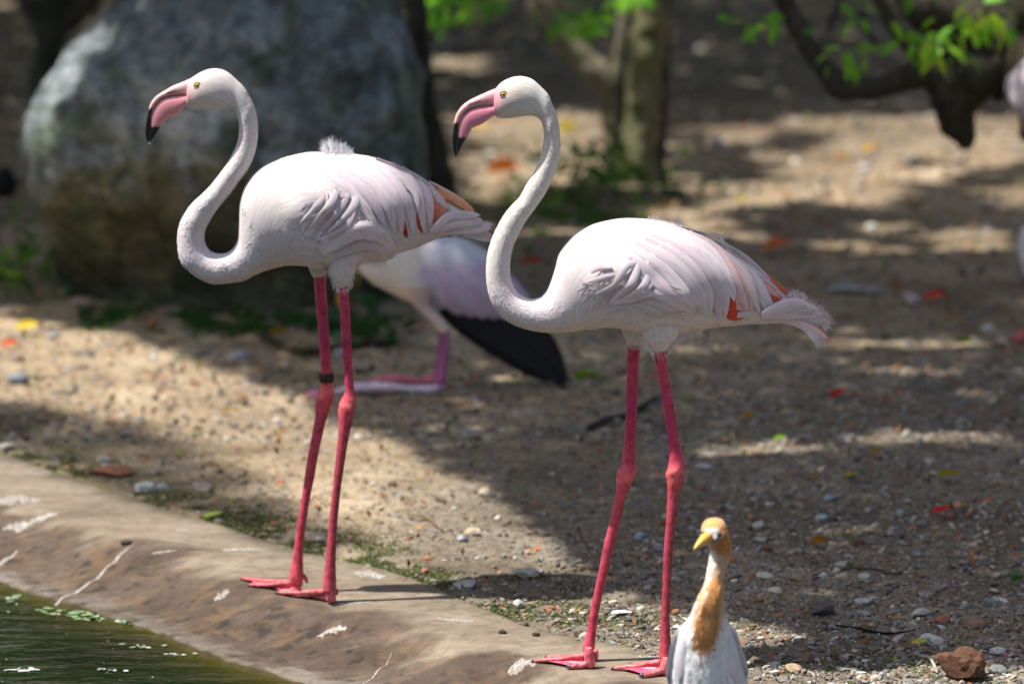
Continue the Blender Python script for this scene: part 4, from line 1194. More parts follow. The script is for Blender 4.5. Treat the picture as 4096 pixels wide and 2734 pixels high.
# ---------------------------------------------------------------- blurred flamingo resting behind
def flamingo_back():
    Yb = 10.35
    full = Crop(0, 0, 1 / DK)
    root = empty("flamingo", (float(at(1750, 1550, Yb)[0]), Yb, 0.0))
    tag(root, "blurred flamingo with black drooping wing feathers, resting between the other two", "flamingo", "flamingos by the pond")
    secs = [((905, 470), (900, 500), .7), ((880, 455), (868, 500), .75), ((845, 440), (838, 492), .8), ((800, 430), (800, 480), .95), ((765, 450), (790, 495), .95), ((752, 490), (790, 515), .95), ((762, 535), (800, 545), .95), ((790, 575), (835, 560), .95),
            ((815, 610), (862, 572), .92), ((850, 645), (890, 560), .85), ((890, 668), (925, 552), .8), ((935, 690), (965, 545), .78), ((990, 705), (1010, 541), .76), ((1050, 722), (1060, 547), .74), ((1105, 735), (1105, 568), .70), ((1150, 738), (1150, 605), .62), ((1195, 740), (1190, 650), .5), ((1225, 742), (1220, 690), .4)]
    A = P3(full, [b for a, b, w in secs], Yb); B = P3(full, [a for a, b, w in secs], Yb)
    V, F, U, mn = loft(A, B, np.array([w for *_, w in secs]), m=110, n=28)
    px, py = to_px(V); x, y = px / DK, py / DK
    cream = np.array([0.76, 0.71, 0.62]); lav = np.array([0.60, 0.44, 0.60]); wh = np.array([0.64, 0.67, 0.75])
    k = smooth(940, 1010, x)[:, None]
    c = cream * (1 - k) + (wh * (1 - smooth(590, 620, y)) [:, None] + lav * smooth(590, 620, y)[:, None]) * k if False else cream * (1 - k) + wh * k
    kk = smooth(950, 1000, x) * smooth(585, 615, y) * smooth(715, 680, y)
    c = c * (1 - 0.8 * kk[:, None]) + lav * 0.8 * kk[:, None]
    bvh = BVHTree.FromPolygons([tuple(v) for v in V], F)
    mb = MB(); grime = []
    mb.add(V, F, 0, c, U); grime.append(np.zeros(len(V)))
    # feathered thigh, bare shin, heel on the ground and shank laid forward
    limb(mb, grime, full, [((905, 650), (1000, 650)), ((925, 675), (985, 690)), ((950, 700), (990, 705)), ((985, 735), (1012, 725)), ((1012, 765), (1036, 755))], Yb - 0.07, Yb - 0.09, (0.74, 0.58, 0.50), m=24)
    pur = np.array([0.42, 0.12, 0.28])
    def P(px_, py_, Y): return P3(full, [(px_, py_)], Y)[0]
    for dy, dx, skin, LL in ((-0.09, 0, (0.78, 0.64, 0.74), 0.36), (0.05, -12, (0.72, 0.20, 0.26), 0.22)):
        pts = [P(1022 + dx, 750, Yb + dy), P(1024 + dx, 790, Yb + dy), P(1018 + dx, 830, Yb + dy), P(1014 + dx, 865, Yb + dy), P(1006 + dx, 885, Yb + dy)]
        pts[-1][2] = 0.022
        Vt, Ft, Ut = tube(pts, [0.009, 0.011, 0.013, 0.017, 0.019], m=30, n=12)
        mb.add(Vt, Ft, 1, pur, Ut); grime.append(np.zeros(len(Vt)))
        a = pts[-1]
        sh = [a + (0.018, 0, 0.012), a + (-0.03, 0, -0.002), a + (-LL * 0.3, -0.012, 0.004), a + (-LL * 0.6, -0.02, 0.010), a + (-LL * 0.85, -0.02, 0.004), a + (-LL, -0.03, -0.008)]
        Vt, Ft, Ut = tube(sh, [0.018, 0.021, 0.017, 0.024, 0.020, 0.009], m=36, n=12, squash=0.75)
        mb.add(Vt, Ft, 1, skin, Ut); grime.append(np.zeros(len(Vt)))
        e = sh[-1]
        for ang in (-0.45, 0.0, 0.45):
            t = [e, e + (-0.05 * math.cos(ang), 0.05 * math.sin(ang), -0.002), e + (-0.09 * math.cos(ang), 0.09 * math.sin(ang), -0.006)]
            Vt, Ft, Ut = tube(t, [0.010, 0.008, 0.005], m=10, n=8)
            mb.add(Vt, Ft, 1, (0.66, 0.26, 0.38), Ut); grime.append(np.zeros(len(Vt)))
    body = mb.build("body", [M['feather'], M['leg']], root)
    grime_attr(body.data, np.concatenate(grime))
    # bill of the turned-back head
    Vt, Ft, Ut = tube([P(900, 485, Yb), P(925, 492, Yb - 0.01), P(945, 508, Yb - 0.02), P(952, 530, Yb - 0.03)], [0.02, 0.018, 0.014, 0.004], m=16, n=12)
    mk("bill", Vt, Ft, M['bill'], root, col=np.where((np.arange(len(Vt)) > 110)[:, None], 0.02, np.array([[0.8, 0.35, 0.4]])), uv=Ut)
    plumage(root, V, U, mn, c, 1500, "body_plumage", 0.02, 0.04, (0.3, 0.98), 61, 0.05)
    wing = empty_part("wing", root)
    tips = [((1010, 702), (1090, 760), (1190, 822), (1262, 868)), ((1020, 706), (1110, 765), (1210, 825), (1285, 880)), ((1040, 706), (1140, 760), (1230, 815), (1303, 880)), ((1060, 712), (1170, 752), (1250, 800), (1304, 866)), ((1090, 722), (1180, 748), (1255, 790), (1296, 842)), ((1110, 728), (1190, 742), (1250, 775), (1286, 820))]
    for i, p in enumerate(tips):
        for dy in (-0.012 * i,):
            add_feather(wing, bvh, full, p, 40, 0.004, Yb - 0.10 + 0.02 * i, (0.012, 0.012, 0.014), name="flight_feather", m=12)
            add_feather(wing, bvh, full, p, 38, 0.004, Yb + 0.07 + 0.01 * i, (0.012, 0.012, 0.014), name="flight_feather", m=12)
    for i in range(7):
        x0 = 985 + i * 26
        add_feather(wing, bvh, full, [(x0 - 20, 610 + 4 * i), (x0 + 30, 655 + 3 * i), (x0 + 75, 722 + 2 * i)], 42, 0.012, Yb, (0.60, 0.47, 0.62) if i % 2 else (0.62, 0.56, 0.70), m=10)
    return root

# ---------------------------------------------------------------- cattle egret, facing the camera
c7 = Crop(2550, 2000, 2.1367)
def egret():
    Ye = 6.22
    root = empty("egret", (float(at(2550 + 620 / 2.1367, 2734, Ye)[0]), Ye, 0.0))
    tag(root, "small white egret with orange crown, orange breast plumes and yellow bill, close in front", "egret", "white egrets on the yard")
    pr = [((640, 152), (690, 152), .9, 0), ((585, 170), (728, 168), 1.05, 0), ((552, 215), (755, 205), 1.15, 0), ((545, 270), (775, 262), 1.15, 0), ((560, 320), (790, 310), 1.1, .004), ((598, 375), (798, 365), 1.0, .008), ((618, 430), (800, 430), .92, .010), ((618, 490), (790, 500), .9, .010), ((606, 560), (765, 575), .9, .008), ((590, 640), (745, 650), .9, .004), ((560, 730), (742, 740), .9, 0),
          ((520, 820), (745, 830), .92, .0), ((488, 900), (748, 910), .95, .004), ((455, 990), (760, 990), .95, .012), ((405, 1080), (790, 1070), .95, .022), ((350, 1160), (825, 1150), .95, .034), ((312, 1250), (862, 1250), .95, .046), ((290, 1350), (900, 1350), .97, .056), ((275, 1470), (935, 1470), 1.0, .066), ((268, 1600), (960, 1600), 1.05, .078), ((285, 1730), (955, 1730), 1.1, .090), ((340, 1860), (900, 1860), 1.1, .10), ((450, 1960), (800, 1960), 1.1, .11), ((560, 2010), (700, 2010), 1.0, .11)]
    A = P3(c7, [p[0] for p in pr], Ye); B = P3(c7, [p[1] for p in pr], Ye)
    V, F, U, mn = loft(A, B, [p[2] for p in pr], m=150, n=32, shift=[p[3] for p in pr])
    px, py = to_px(V); x, y = c7.inv(px, py)
    front = smooth(0.03, -0.01, V[:, 1] - Ye - np.interp(y, [0, 1000, 2000], [0, 0.02, 0.10]))
    wh = np.array([0.87, 0.89, 0.91]); og = np.array([0.74, 0.36, 0.11]); og2 = np.array([0.60, 0.24, 0.05]); buff = np.array([0.78, 0.62, 0.45])
    c = np.tile(wh, (len(V), 1))
    def lay(c, k, o): return c * (1 - k[:, None]) + o * k[:, None]
    c = lay(c, smooth(262, 222, y + 0.10 * (x - 650)), np.array([0.80, 0.36, 0.13]))
    c = lay(c, smooth(672, 705, x + 0.10 * (y - 300)) * smooth(720, 560, y) * smooth(200, 240, y), og2)
    c = lay(c, 0.85 * smooth(285, 330, y) * smooth(450, 410, y) * smooth(590, 620, x), og2)
    c = lay(c, 0.6 * smooth(250, 280, y) * smooth(350, 330, y) * smooth(560, 590, x) * smooth(730, 690, x), np.array([0.30, 0.26, 0.25]))
    c = lay(c, 0.85 * smooth(540, 640, y) * smooth(900, 760, y), buff * 0.5 + og * 0.5)
    c = lay(c, 0.55 * smooth(420, 480, y) * smooth(620, 560, y), buff)
    ctr = np.interp(y, [600, 750, 950, 1150, 1320], [655, 645, 607, 560, 545]); hw = np.interp(y, [560, 600, 750, 950, 1150, 1330], [40, 70, 98, 128, 108, 40])
    k = smooth(1.3, 0.55, np.abs(x - ctr) / hw) * smooth(580, 680, y) * smooth(1340, 1240, y + 20 * N1(x * 0.06, y * 0.002)) * front
    c = lay(c, k, og)
    c = lay(c, 0.55 * smooth(600, 680, y) * smooth(1100, 900, y) * smooth(690, 740, x) * front, np.array([0.5, 0.30, 0.18]))
    k = smooth(26, 8, np.abs(x - np.interp(y, [480, 870], [632, 568]))) * smooth(470, 520, y) * smooth(900, 840, y) * front
    c = lay(c, 0.85 * k, np.array([0.85, 0.78, 0.68]))
    mb = MB(); mb.add(V, F, 0, c, U)
    # tail end and legs
    tb = np.array([A[-4][0] * 0.5 + B[-4][0] * 0.5, Ye + 0.10, A[-4][2]])
    Vt, Ft, Ut = tube([tb + (0, 0.0, 0.03), tb + (0, 0.10, -0.02), tb + (0, 0.18, -0.06)], [0.055, 0.035, 0.01], m=16, n=14, squash=0.6)
    mb.add(Vt, Ft, 0, wh, Ut)
    for sx in (-0.028, 0.028):
        bx = root.location.x + sx; by = Ye + 0.10
        g = float(zg(bx, by))
        top = A[-3][2]
        Vt, Ft, Ut = tube([(bx, by, top + 0.03), (bx, by + 0.012, g + 0.10), (bx, by, g + 0.008)], [0.012, 0.0055, 0.0045], m=16, n=10)
        mb.add(Vt, Ft, 1, (0.16, 0.15, 0.08), Ut)
        for a in (-0.5, 0.0, 0.5, math.pi):
            L = 0.05 if a != math.pi else 0.028
            Vt, Ft, Ut = tube([(bx, by, g + 0.008), (bx + math.sin(a) * L * .5, by - math.cos(a) * L * .5, g + 0.007), (bx + math.sin(a) * L, by - math.cos(a) * L, g + 0.004)], [0.0042, 0.0035, 0.0018], m=8, n=8)
            mb.add(Vt, Ft, 1, (0.14, 0.13, 0.07), Ut)
    body = mb.build("body", [M['feather'], M['bill']], root)
    bvh = BVHTree.FromPolygons([tuple(v) for v in V], F)
    # bill, pointing to the camera's left and down
    b0 = P3(c7, [(640, 300)], Ye - 0.018)[0]; b1 = P3(c7, [(480, 418)], Ye - 0.062)[0]
    for nm, oz, r0, sq in (("upper_bill", 0.002, 0.0125, 1.0), ("lower_bill", -0.005, 0.0092, 0.9)):
        m1 = b0 * 0.5 + b1 * 0.5 + (0, 0, 0.0035)
        Vt, Ft, Ut = tube([b0 + (0, 0.01, oz), m1 + (0, 0, oz * 0.8), b1 + (0, 0, oz * 0.15)], [r0, r0 * 0.78, 0.0012], m=22, n=14, squash=sq)
        t = np.repeat(np.linspace(0, 1, 22), 14)[:, None]
        mk(nm, Vt, Ft, M['bill'], root, col=np.array([0.72, 0.42, 0.12]) * (1 - t) + np.array([0.72, 0.50, 0.06]) * t, uv=Ut)
    for (ex, ey) in ((690, 262), (562, 258)):
        p = P3(c7, [(ex, ey)], Ye)[0]
        h = bvh.ray_cast(Vector((p[0], Ye - 1, p[2])), Vector((0, 1, 0)))
        yy = h[0].y if h[0] else Ye - 0.02
        Vs, Fs = ICO2
        mk("eye", Vs * 0.0062 + np.array([p[0], yy + 0.001, p[2]]), Fs, M['glossy'], root, col=np.tile([0.05, 0.045, 0.02], (len(Vs), 1)))
    plumage(root, V, U, mn, c, 2600, "body_plumage", 0.012, 0.028, (0.10, 0.93), 71, 0.05)
    # loose breast plumes
    r = np.random.default_rng(8); Vp, Fp, Up, Cp_ = [], [], [], []
    for q in range(420):
        t0 = r.uniform(0.0, 0.6); y0 = 700 + 560 * t0; xx = np.interp(y0, [600, 900, 1320], [650, 600, 555]) + r.normal(0, 45)
        L = r.uniform(150, 330)
        pts = [(xx, y0), (xx - 12 + r.normal(0, 5), y0 + L * .5), (xx - 26 + r.normal(0, 14), min(y0 + L, 1335 + r.normal(0, 20)))]
        pp = P3(c7, catmull(pts, 6), Ye)
        if any(bvh.ray_cast(Vector((p_[0] + e_, Ye - 1, p_[2])), Vector((0, 1, 0)))[0] is None for p_ in pp for e_ in (-0.012, 0.012)): continue
        b = len(Vp)
        for s in range(6):
            h = bvh.ray_cast(Vector((pp[s][0], Ye - 1, pp[s][2])), Vector((0, 1, 0)))
            yy = (h[0].y if h[0] else Ye - 0.03) - 0.002 - 0.004 * r.random()
            w = 0.0009 * (1 - s / 6.5)
            Vp += [(pp[s][0] - w, yy, pp[s][2]), (pp[s][0] + w, yy, pp[s][2])]; Up += [(s * .01, 0), (s * .01, w)]
            Cp_ += [tuple(og * (0.98 + 0.06 * math.sin(q)) + 0.02)] * 2
        for s in range(5): Fp.append((b + 2 * s, b + 2 * s + 1, b + 2 * s + 3, b + 2 * s + 2))
    o = mk("breast_plumes", np.array(Vp), Fp, M['feather'], root, col=np.array(Cp_), uv=np.array(Up)); o['kind'] = 'stuff'
    # folded wings as shoulder shells
    for sgn, cx0, cx1 in ((-1, 330, 300), (1, 850, 905)):
        sp = [[(cx0 + 40 * -sgn, 1120), (cx0, 1300), (cx1, 1500), (cx1 - 10 * sgn, 1700)], [(cx0 + 75 * -sgn, 1180), (cx0 - 40 * sgn, 1350), (cx1 - 50 * sgn, 1560)]]
        wg = empty_part("wing", root)
        for i, s_ in enumerate(sp):
            add_feather(wg, bvh, c7, s_, 110, 0.006 + 0.004 * i, Ye, (0.80, 0.82, 0.85), root=0.5)
    return root

def place_egret_copy(src, px, py, rz, label):
    p = spot(px, py)
    c = copy_tree(src)
    c.location = (p[0], p[1], p[2]); c.rotation_euler.z = rz
    c['label'] = label
    return c
# ------------------------------------------------------------------ boulder
def boulder():
    Yc = 12.25
    rows = [(-150, 560, 700, .10), (-140, 500, 770, .22), (-110, 440, 830, .36), (-70, 385, 875, .46), (-20, 322, 915, .54), (40, 250, 938, .60), (100, 190, 950, .64), (170, 128, 962, .66), (250, 80, 975, .66), (320, 64, 985, .64), (380, 76, 995, .62), (450, 94, 1000, .60), (520, 114, 1002, .58), (600, 132, 1000, .56), (680, 150, 990, .55), (740, 176, 975, .56), (800, 215, 950, .56)]
    A = np.array([da(l, y, Yc) for y, l, r, d in rows]); B = np.array([da(r, y, Yc) for y, l, r, d in rows])
    hw = np.linalg.norm(A - B, axis=1) / 2
    V, F, U, mn = loft(A, B, np.array([r[3] for r in rows]) / hw, m=150, n=180, pw=0.82)
    ctr = V.mean(0)
    out = V.copy()
    for i, v in enumerate(V):
        d = v - ctr; d[2] *= 0.4; L = np.linalg.norm(d) + 1e-9; d = d / L
        p = Vector(v)
        n = 0.10 * mnoise.fractal(p * 1.6, 1.0, 2.0, 3) + 0.035 * mnoise.fractal(p * 6, 0.8, 2.0, 4) - 0.05 * abs(mnoise.noise(p * 2.4)) * 1.2
        out[i] = v + d * n * 0.8
    # undercut towards the base on the camera side
    k = smooth(0.55, 0.0, out[:, 2]) * smooth(Yc, Yc - 0.3, out[:, 1])
    out[:, 1] += 0.30 * k
    px, py = to_px(V); x, y = px / DK, py / DK
    n1 = N1.fbm(x * 0.008, y * 0.008, 4); n2 = N2.fbm(x * 0.02 + 9, y * 0.02, 4)
    c = np.ones((len(V), 3))
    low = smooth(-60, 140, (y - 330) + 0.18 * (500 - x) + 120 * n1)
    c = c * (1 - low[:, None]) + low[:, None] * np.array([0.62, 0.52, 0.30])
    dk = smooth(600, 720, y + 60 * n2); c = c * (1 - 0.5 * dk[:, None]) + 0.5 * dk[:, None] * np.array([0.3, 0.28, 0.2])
    pale = smooth(0.05, 0.35, n2 + 0.4 * smooth(220, 60, x)) * smooth(520, 380, y)  # pale mottling, strengthened at the upper left as a sunlit rim
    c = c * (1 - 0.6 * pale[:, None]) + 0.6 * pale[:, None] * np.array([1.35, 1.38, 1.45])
    mo = smooth(0.15, 0.4, N3.fbm(x * 0.012, y * 0.012, 4) + 0.5 * smooth(840, 960, x) + 0.2 * smooth(500, 650, y))
    c = c * (1 - 0.7 * mo[:, None]) + 0.7 * mo[:, None] * np.array([0.45, 0.52, 0.26])
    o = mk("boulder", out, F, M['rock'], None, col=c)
    tag(o, "huge rounded grey boulder with lichen patches behind the left flamingo", "boulder")
boulder()

# ------------------------------------------------------------------ leaves and trees
def leaf_mesh(name, L, W, col, fold=0.25, droop=0.3, pts=6):
    V, F, cl = [], [], []
    for i in range(pts + 1):
        t = i / pts
        w = W * 0.5 * (math.sin(math.pi * min(1, t * 1.02) ** 0.8) ** 0.8 if 0 < t < 1 else 0)
        z = -droop * L * t * t
        V += [(t * L, -w, z + abs(w) * fold), (t * L, 0, z), (t * L, w, z + abs(w) * fold)]
        cl += [col, tuple(np.array(col) * 1.25), col]
    for i in range(pts):
        a = 3 * i
        F += [(a, a + 3, a + 4, a + 1), (a + 1, a + 4, a + 5, a + 2)]
    return make_mesh(name, np.array(V), F, M['leaf'], col=np.array(cl))

def leaf_part(parent, me, p, L_dir, scale=1.0, name="leaf"):
    o = link(name, me, parent)
    base = Vector(root_of(parent).location)
    d = Vector(L_dir).normalized()
    q = d.to_track_quat('X', 'Z')
    o.rotation_mode = 'QUATERNION'
    from mathutils import Quaternion
    o.rotation_quaternion = q @ Quaternion((1, 0, 0), random.uniform(-0.9, 0.9))
    o.location = Vector(p) - base
    o.scale = (scale,) * 3
    return o

def cluster_mesh(name, P, size, rng, pal, mat=None, up=0.4):
    """joined leaf blades (rhombs with a fold), centres P"""
    n = len(P)
    d = rng.normal(size=(n, 3)); d[:, 2] -= 0.3; d /= np.linalg.norm(d, axis=1)[:, None]
    nn = rng.normal(size=(n, 3)) * (1, 1, 0.6) + np.array([0, 0, up * 3]); s = np.cross(d, nn); s /= np.linalg.norm(s, axis=1)[:, None]
    u = np.cross(s, d)
    L = (size * rng.uniform(0.6, 1.3, n))[:, None]; W = L * 0.27
    a = P; b = P + d * L * 0.45 + s * W + u * L * 0.05; c = P + d * L; e = P + d * L * 0.45 - s * W + u * L * 0.05
    V = np.stack([a, b, c, e], 1).reshape(-1, 3)
    k = np.arange(n)[:, None] * 4
    F = np.concatenate([np.hstack([k, k + 1, k + 2]), np.hstack([k, k + 2, k + 3])])
    pal = np.array(pal); col = np.repeat(pal[rng.integers(0, len(pal), n)] * rng.uniform(0.7, 1.25, (n, 1)), 4, 0)
    return V, F, col

def tree_root(name, loc, label, cat="tree", group=None):
    t = empty(name, loc); tag(t, label, cat, group); return t

BARK_D = (0.075, 0.062, 0.050); BARK_L = (0.21, 0.19, 0.115)
def branch(parent, pts, R, col, name="limb", n=12, jit=0.06, stuck=None):
    V, F, U = tube(pts, R, m=max(14, len(pts) * 7), n=n, jitter=jit)
    V = V + np.array([mnoise.noise_vector(Vector(v) * 9) for v in V]) * (np.mean(R) * 0.25)
    return mk(name, V, F, M['bark'], parent, col=np.tile(col, (len(V), 1)))

LG = [leaf_mesh("leaf_a", 0.10, 0.050, (0.14, 0.36, 0.03)), leaf_mesh("leaf_b", 0.10, 0.046, (0.20, 0.44, 0.03)), leaf_mesh("leaf_c", 0.10, 0.052, (0.06, 0.18, 0.02)), leaf_mesh("leaf_d", 0.10, 0.05, (0.36, 0.50, 0.04))]

def leaves_at(parent, spots_, Y, grow_=1.0):
    """single leaves at pixels of my notes: (x, y, angle in the picture plane, length px)"""
    for (x, y, ang, ln, k) in spots_:
        Yj = Y + random.uniform(-0.25, 0.25)
        p = da(x, y, Yj)
        a = math.radians(ang)
        L = ln / (7026 / Yj)
        leaf_part(parent, LG[k], p, (math.cos(a), random.uniform(-0.4, 0.4), math.sin(a)), L * grow_ / 0.10)

# tree at the right with a low bent limb
def right_tree():
    Y = 12.4
    base = np.array([da(2480, 500, Y)[0] + 0.1, Y + 0.1, 0])
    t = tree_root("tree", tuple(base), "dark gnarled tree with low bent limb and bright green leaves at the upper right")
    P = lambda x, y, dy=0: da(x, y, Y + dy)
    trunk = [base + (0.1, 0, -0.1), base + (0.02, 0, 0.35), P(2440, 200), P(2400, 60), P(2360, -150), P(2300, -500)]
    branch(t, trunk, [0.26, 0.22, 0.20, 0.17, 0.15, 0.10], BARK_D, "trunk", 18)
    branch(t, [P(2440, 190), P(2350, 150), P(2260, 150), P(2190, 185), P(2120, 168), P(2040, 195), P(1975, 205), P(1925, 195), P(1880, 140), P(1835, 70), P(1795, -10), P(1740, -120)], [0.16, 0.15, 0.13, 0.10, 0.065, 0.045, 0.05, 0.055, 0.045, 0.042, 0.038, 0.03], BARK_D)
    branch(t, [P(2230, 120), P(2200, 190), P(2195, 260), P(2208, 310), P(2212, 345)], [0.09, 0.105, 0.085, 0.058, 0.025], BARK_D, "stub")
    branch(t, [P(2240, 190), P(2150, 150), P(2080, 100), P(2040, 50), P(2000, -30), P(1980, -130)], [0.09, 0.07, 0.035, 0.028, 0.025, 0.02], BARK_D)
    branch(t, [P(2300, 100), P(2200, 40), P(2120, 10), P(2050, -60)], [0.13, 0.12, 0.10, 0.06], BARK_D)
    branch(t, [P(2420, 120), P(2340, 180), P(2270, 180)], [0.09, 0.07, 0.05], BARK_D)
    branch(t, [P(1900, 70), P(1915, 30), P(1935, -20)], [0.012, 0.012, 0.012], BARK_D, "twig", 6)
    branch(t, [P(2010, 100), P(1990, 70), P(1975, 20)], [0.012, 0.014, 0.016], BARK_D, "twig", 6)
    spots_ = [(1692, 30, 200, 34, 0), (1705, 52, 170, 36, 1), (1672, 45, 160, 28, 0), (1740, 62, 215, 46, 0), (1760, 60, 190, 44, 3), (1800, 42, 170, 46, 0), (1842, 78, 30, 30, 2),
              (1900, 128, 200, 34, 1), (1930, 110, 175, 38, 1), (1950, 120, 250, 44, 1), (1905, 150, 240, 32, 0), (1965, 105, 10, 34, 0), (1990, 118, 30, 40, 0), (1985, 135, 260, 30, 1), (1960, 148, 280, 40, 1),
              (1955, 40, 120, 40, 0), (1945, 70, 220, 30, 0), (1975, 15, 60, 34, 2), (2045, 50, 310, 44, 1), (2070, 85, 330, 46, 1), (2110, 95, 340, 52, 1), (2140, 105, 290, 40, 0), (2160, 90, 60, 40, 0), (2175, 108, 330, 50, 1), (2190, 60, 10, 36, 1), (2185, 125, 250, 40, 0), (2145, 128, 310, 44, 3), (2120, 130, 0, 40, 1),
              (2215, 122, 320, 54, 1), (2240, 20, 300, 40, 3), (2260, 45, 320, 44, 3), (2225, 30, 250, 40, 1), (2275, 30, 300, 60, 1), (2290, 55, 285, 60, 3), (2310, 20, 320, 44, 0), (2320, 60, 280, 40, 0), (2200, 0, 30, 34, 1), (2150, 10, 100, 36, 2), (2255, 5, 20, 44, 0), (2090, -4, 250, 40, 2)]
    rr_ = random.Random(5)
    for cx, cy, sx, sy, n in ((2110, 92, 60, 26, 12), (2260, 40, 50, 30, 14), (1960, 125, 40, 22, 6), (2170, 60, 60, 30, 8), (1960, 30, 60, 20, 5), (1735, 55, 40, 14, 4)):
        for _ in range(n): spots_.append((cx + rr_.gauss(0, sx * .5), cy + rr_.gauss(0, sy * .5), rr_.uniform(200, 380), rr_.uniform(32, 50), rr_.choice([0, 1, 1, 3])))
    leaves_at(t, spots_, Y - 0.5, 1.15)
right_tree()

def centre_tree():
    Y = 15.9
    b = spot(1465, 448); base = np.array([b[0], Y, 0])
    t = tree_root("tree", tuple(base), "forked tree with mottled pale and dark bark rising between the two flamingo heads")
    P = lambda x, y, dy=0: da(x, y, Y + dy)
    branch(t, [base - (0.02, 0, 0.1), P(1462, 420), P(1462, 330), P(1468, 230), P(1480, 120), P(1490, 0), P(1500, -200)], [0.17, 0.125, 0.105, 0.10, 0.095, 0.09, 0.07], BARK_L, "trunk", 18)
    branch(t, [P(1515, 452, 0.12), P(1502, 380, 0.1), P(1508, 280, 0.1), P(1515, 160, 0.1), P(1512, 40, 0.1), P(1515, -100, 0.1)], [0.09, 0.06, 0.055, 0.055, 0.05, 0.045], BARK_D, "trunk", 14)  # dark piece stands for the pale trunk's dark right side
    branch(t, [P(1440, 440), P(1412, 380), P(1404, 300), P(1398, 220), P(1380, 180), P(1330, 130), P(1280, 70), P(1238, 0), P(1190, -110)], [0.06, 0.05, 0.05, 0.055, 0.068, 0.068, 0.064, 0.06, 0.045], (0.27, 0.23, 0.165), "limb", 14)
    branch(t, [P(1400, 225), P(1425, 130), P(1435, 40), P(1440, -60)], [0.05, 0.045, 0.04, 0.035], (0.2, 0.17, 0.13), "limb", 14)
    rng = random.Random(4)
    sp = []
    for cx, cy, sx, sy, n in [(1310, 40, 42, 26, 30), (1355, 42, 28, 16, 10), (1455, -2, 30, 12, 12), (1110, 12, 36, 18, 20), (990, 20, 34, 26, 16), (965, 50, 20, 14, 5), (1345, 70, 20, 10, 5), (1010, -5, 40, 10, 8)]:
        for _ in range(n):
            sp.append((cx + rng.gauss(0, sx * .6), cy + rng.gauss(0, sy * .6), rng.uniform(150, 390), rng.uniform(34, 52), rng.choice([0, 2, 0, 1])))
    leaves_at(t, sp, Y - 0.5)
    branch(t, [P(1238, 0), P(1290, 20, -.4), P(1330, 50, -.5)], [0.02, 0.012, 0.006], BARK_D, "twig", 6)
    branch(t, [P(1220, -40), P(1130, -20, -.4), P(1010, 20, -.5)], [0.02, 0.014, 0.006], BARK_D, "twig", 6)
centre_tree()

def small_trees():
    P = da
    Y = 13.4
    b = np.array([P(985, 560, Y)[0], Y, 0.0])
    t = tree_root("tree", tuple(b), "dark leaning tree trunk standing against the right side of the boulder")
    branch(t, [b - (0, 0, .1), P(1000, 480, Y), P(992, 380, Y), P(975, 250, Y), P(962, 120, Y), P(955, 0, Y), P(950, -160, Y)], [0.12, 0.095, 0.08, 0.062, 0.055, 0.05, 0.045], BARK_D, "trunk", 16)
    Y = 17.5
    b = np.array([P(112, 300, Y)[0], Y, 0.0])
    t = tree_root("tree", tuple(b), "dark forked tree trunk behind the boulder at the upper left")
    branch(t, [b - (0, 0, .1), P(110, 240, Y), P(108, 150, Y), P(118, 60, Y), P(125, -10, Y), P(120, -160, Y)], [0.15, 0.10, 0.085, 0.09, 0.10, 0.08], (0.05, 0.055, 0.04), "trunk", 16)
    branch(t, [P(118, 70, Y), P(60, 10, Y), P(20, -60, Y)], [0.06, 0.05, 0.04], BARK_D)
    branch(t, [P(118, 70, Y), P(185, 20, Y), P(240, -60, Y)], [0.08, 0.07, 0.06], BARK_D)
small_trees()

# bushes, seedlings
def plant(px, py, label, n, spread, h, L, pal, seed, cat="plant", dy=0.0):
    r = random.Random(seed)
    p = spot(px, py)
    t = empty("leafy_plant", (p[0], p[1] + dy, p[2])); tag(t, label, cat)
    ms = [leaf_mesh("leaf", 0.10, 0.05, c) for c in pal]
    for k in range(max(2, n // 6)):
        q = Vector(t.location) + Vector((r.gauss(0, spread * .3), r.gauss(0, spread * .3), 0))
        e = q + Vector((r.gauss(0, spread * .3), r.gauss(0, spread * .2), h * r.uniform(.5, 1)))
        V, F, U = tube([q - Vector((0, 0, .02)), (q + e) / 2 + Vector((r.gauss(0, .01), 0, 0)), e], [0.005, 0.004, 0.002], m=6, n=5)
        mk("stem", V, F, M['plain'], t, col=np.tile((0.10, 0.11, 0.04), (len(V), 1)))
    for _ in range(n):
        q = Vector(t.location) + Vector((r.gauss(0, spread * .5), r.gauss(0, spread * .35), h * r.uniform(0.1, 1)))
        leaf_part(t, r.choice(ms), q, (r.uniform(-1, 1), r.uniform(-1, .5), r.uniform(-.3, .7)), L / 0.10 * r.uniform(.7, 1.3))
GR = [(0.05, 0.14, 0.02), (0.09, 0.22, 0.03), (0.03, 0.08, 0.02)]
GB = [(0.22, 0.36, 0.03), (0.14, 0.28, 0.03)]
GD = [(0.02, 0.085, 0.04), (0.03, 0.07, 0.03)]
plant(10, 690, "bright yellow-green leafy sprig at the left edge below the boulder", 22, 0.16, 0.20, 0.07, GB, 1)
plant(70, 650, "dark green low bush at the left foot of the boulder", 60, 0.36, 0.36, 0.08, GR, 2)
plant(120, 690, "green seedling with yellow-green leaves touching the boulder's left base", 16, 0.14, 0.14, 0.06, GB + GR, 3)
plant(858, 752, "small dark blue-green plant in front of the boulder behind the flamingo legs", 26, 0.14, 0.18, 0.075, GD, 4, dy=-0.35)
t_ = empty("leafy_plant", tuple(spot(800, 765))); tag(t_, "thin plant with two yellow leaves behind the left flamingo's thighs", "plant")
leaves_at(t_, [(779, 668, 265, 44, 0), (836, 612, 235, 52, 0)], 11.0)
for o_ in t_.children:
    o_.data = leaf_mesh("leaf", 0.10, 0.045, (0.55, 0.30, 0.02))
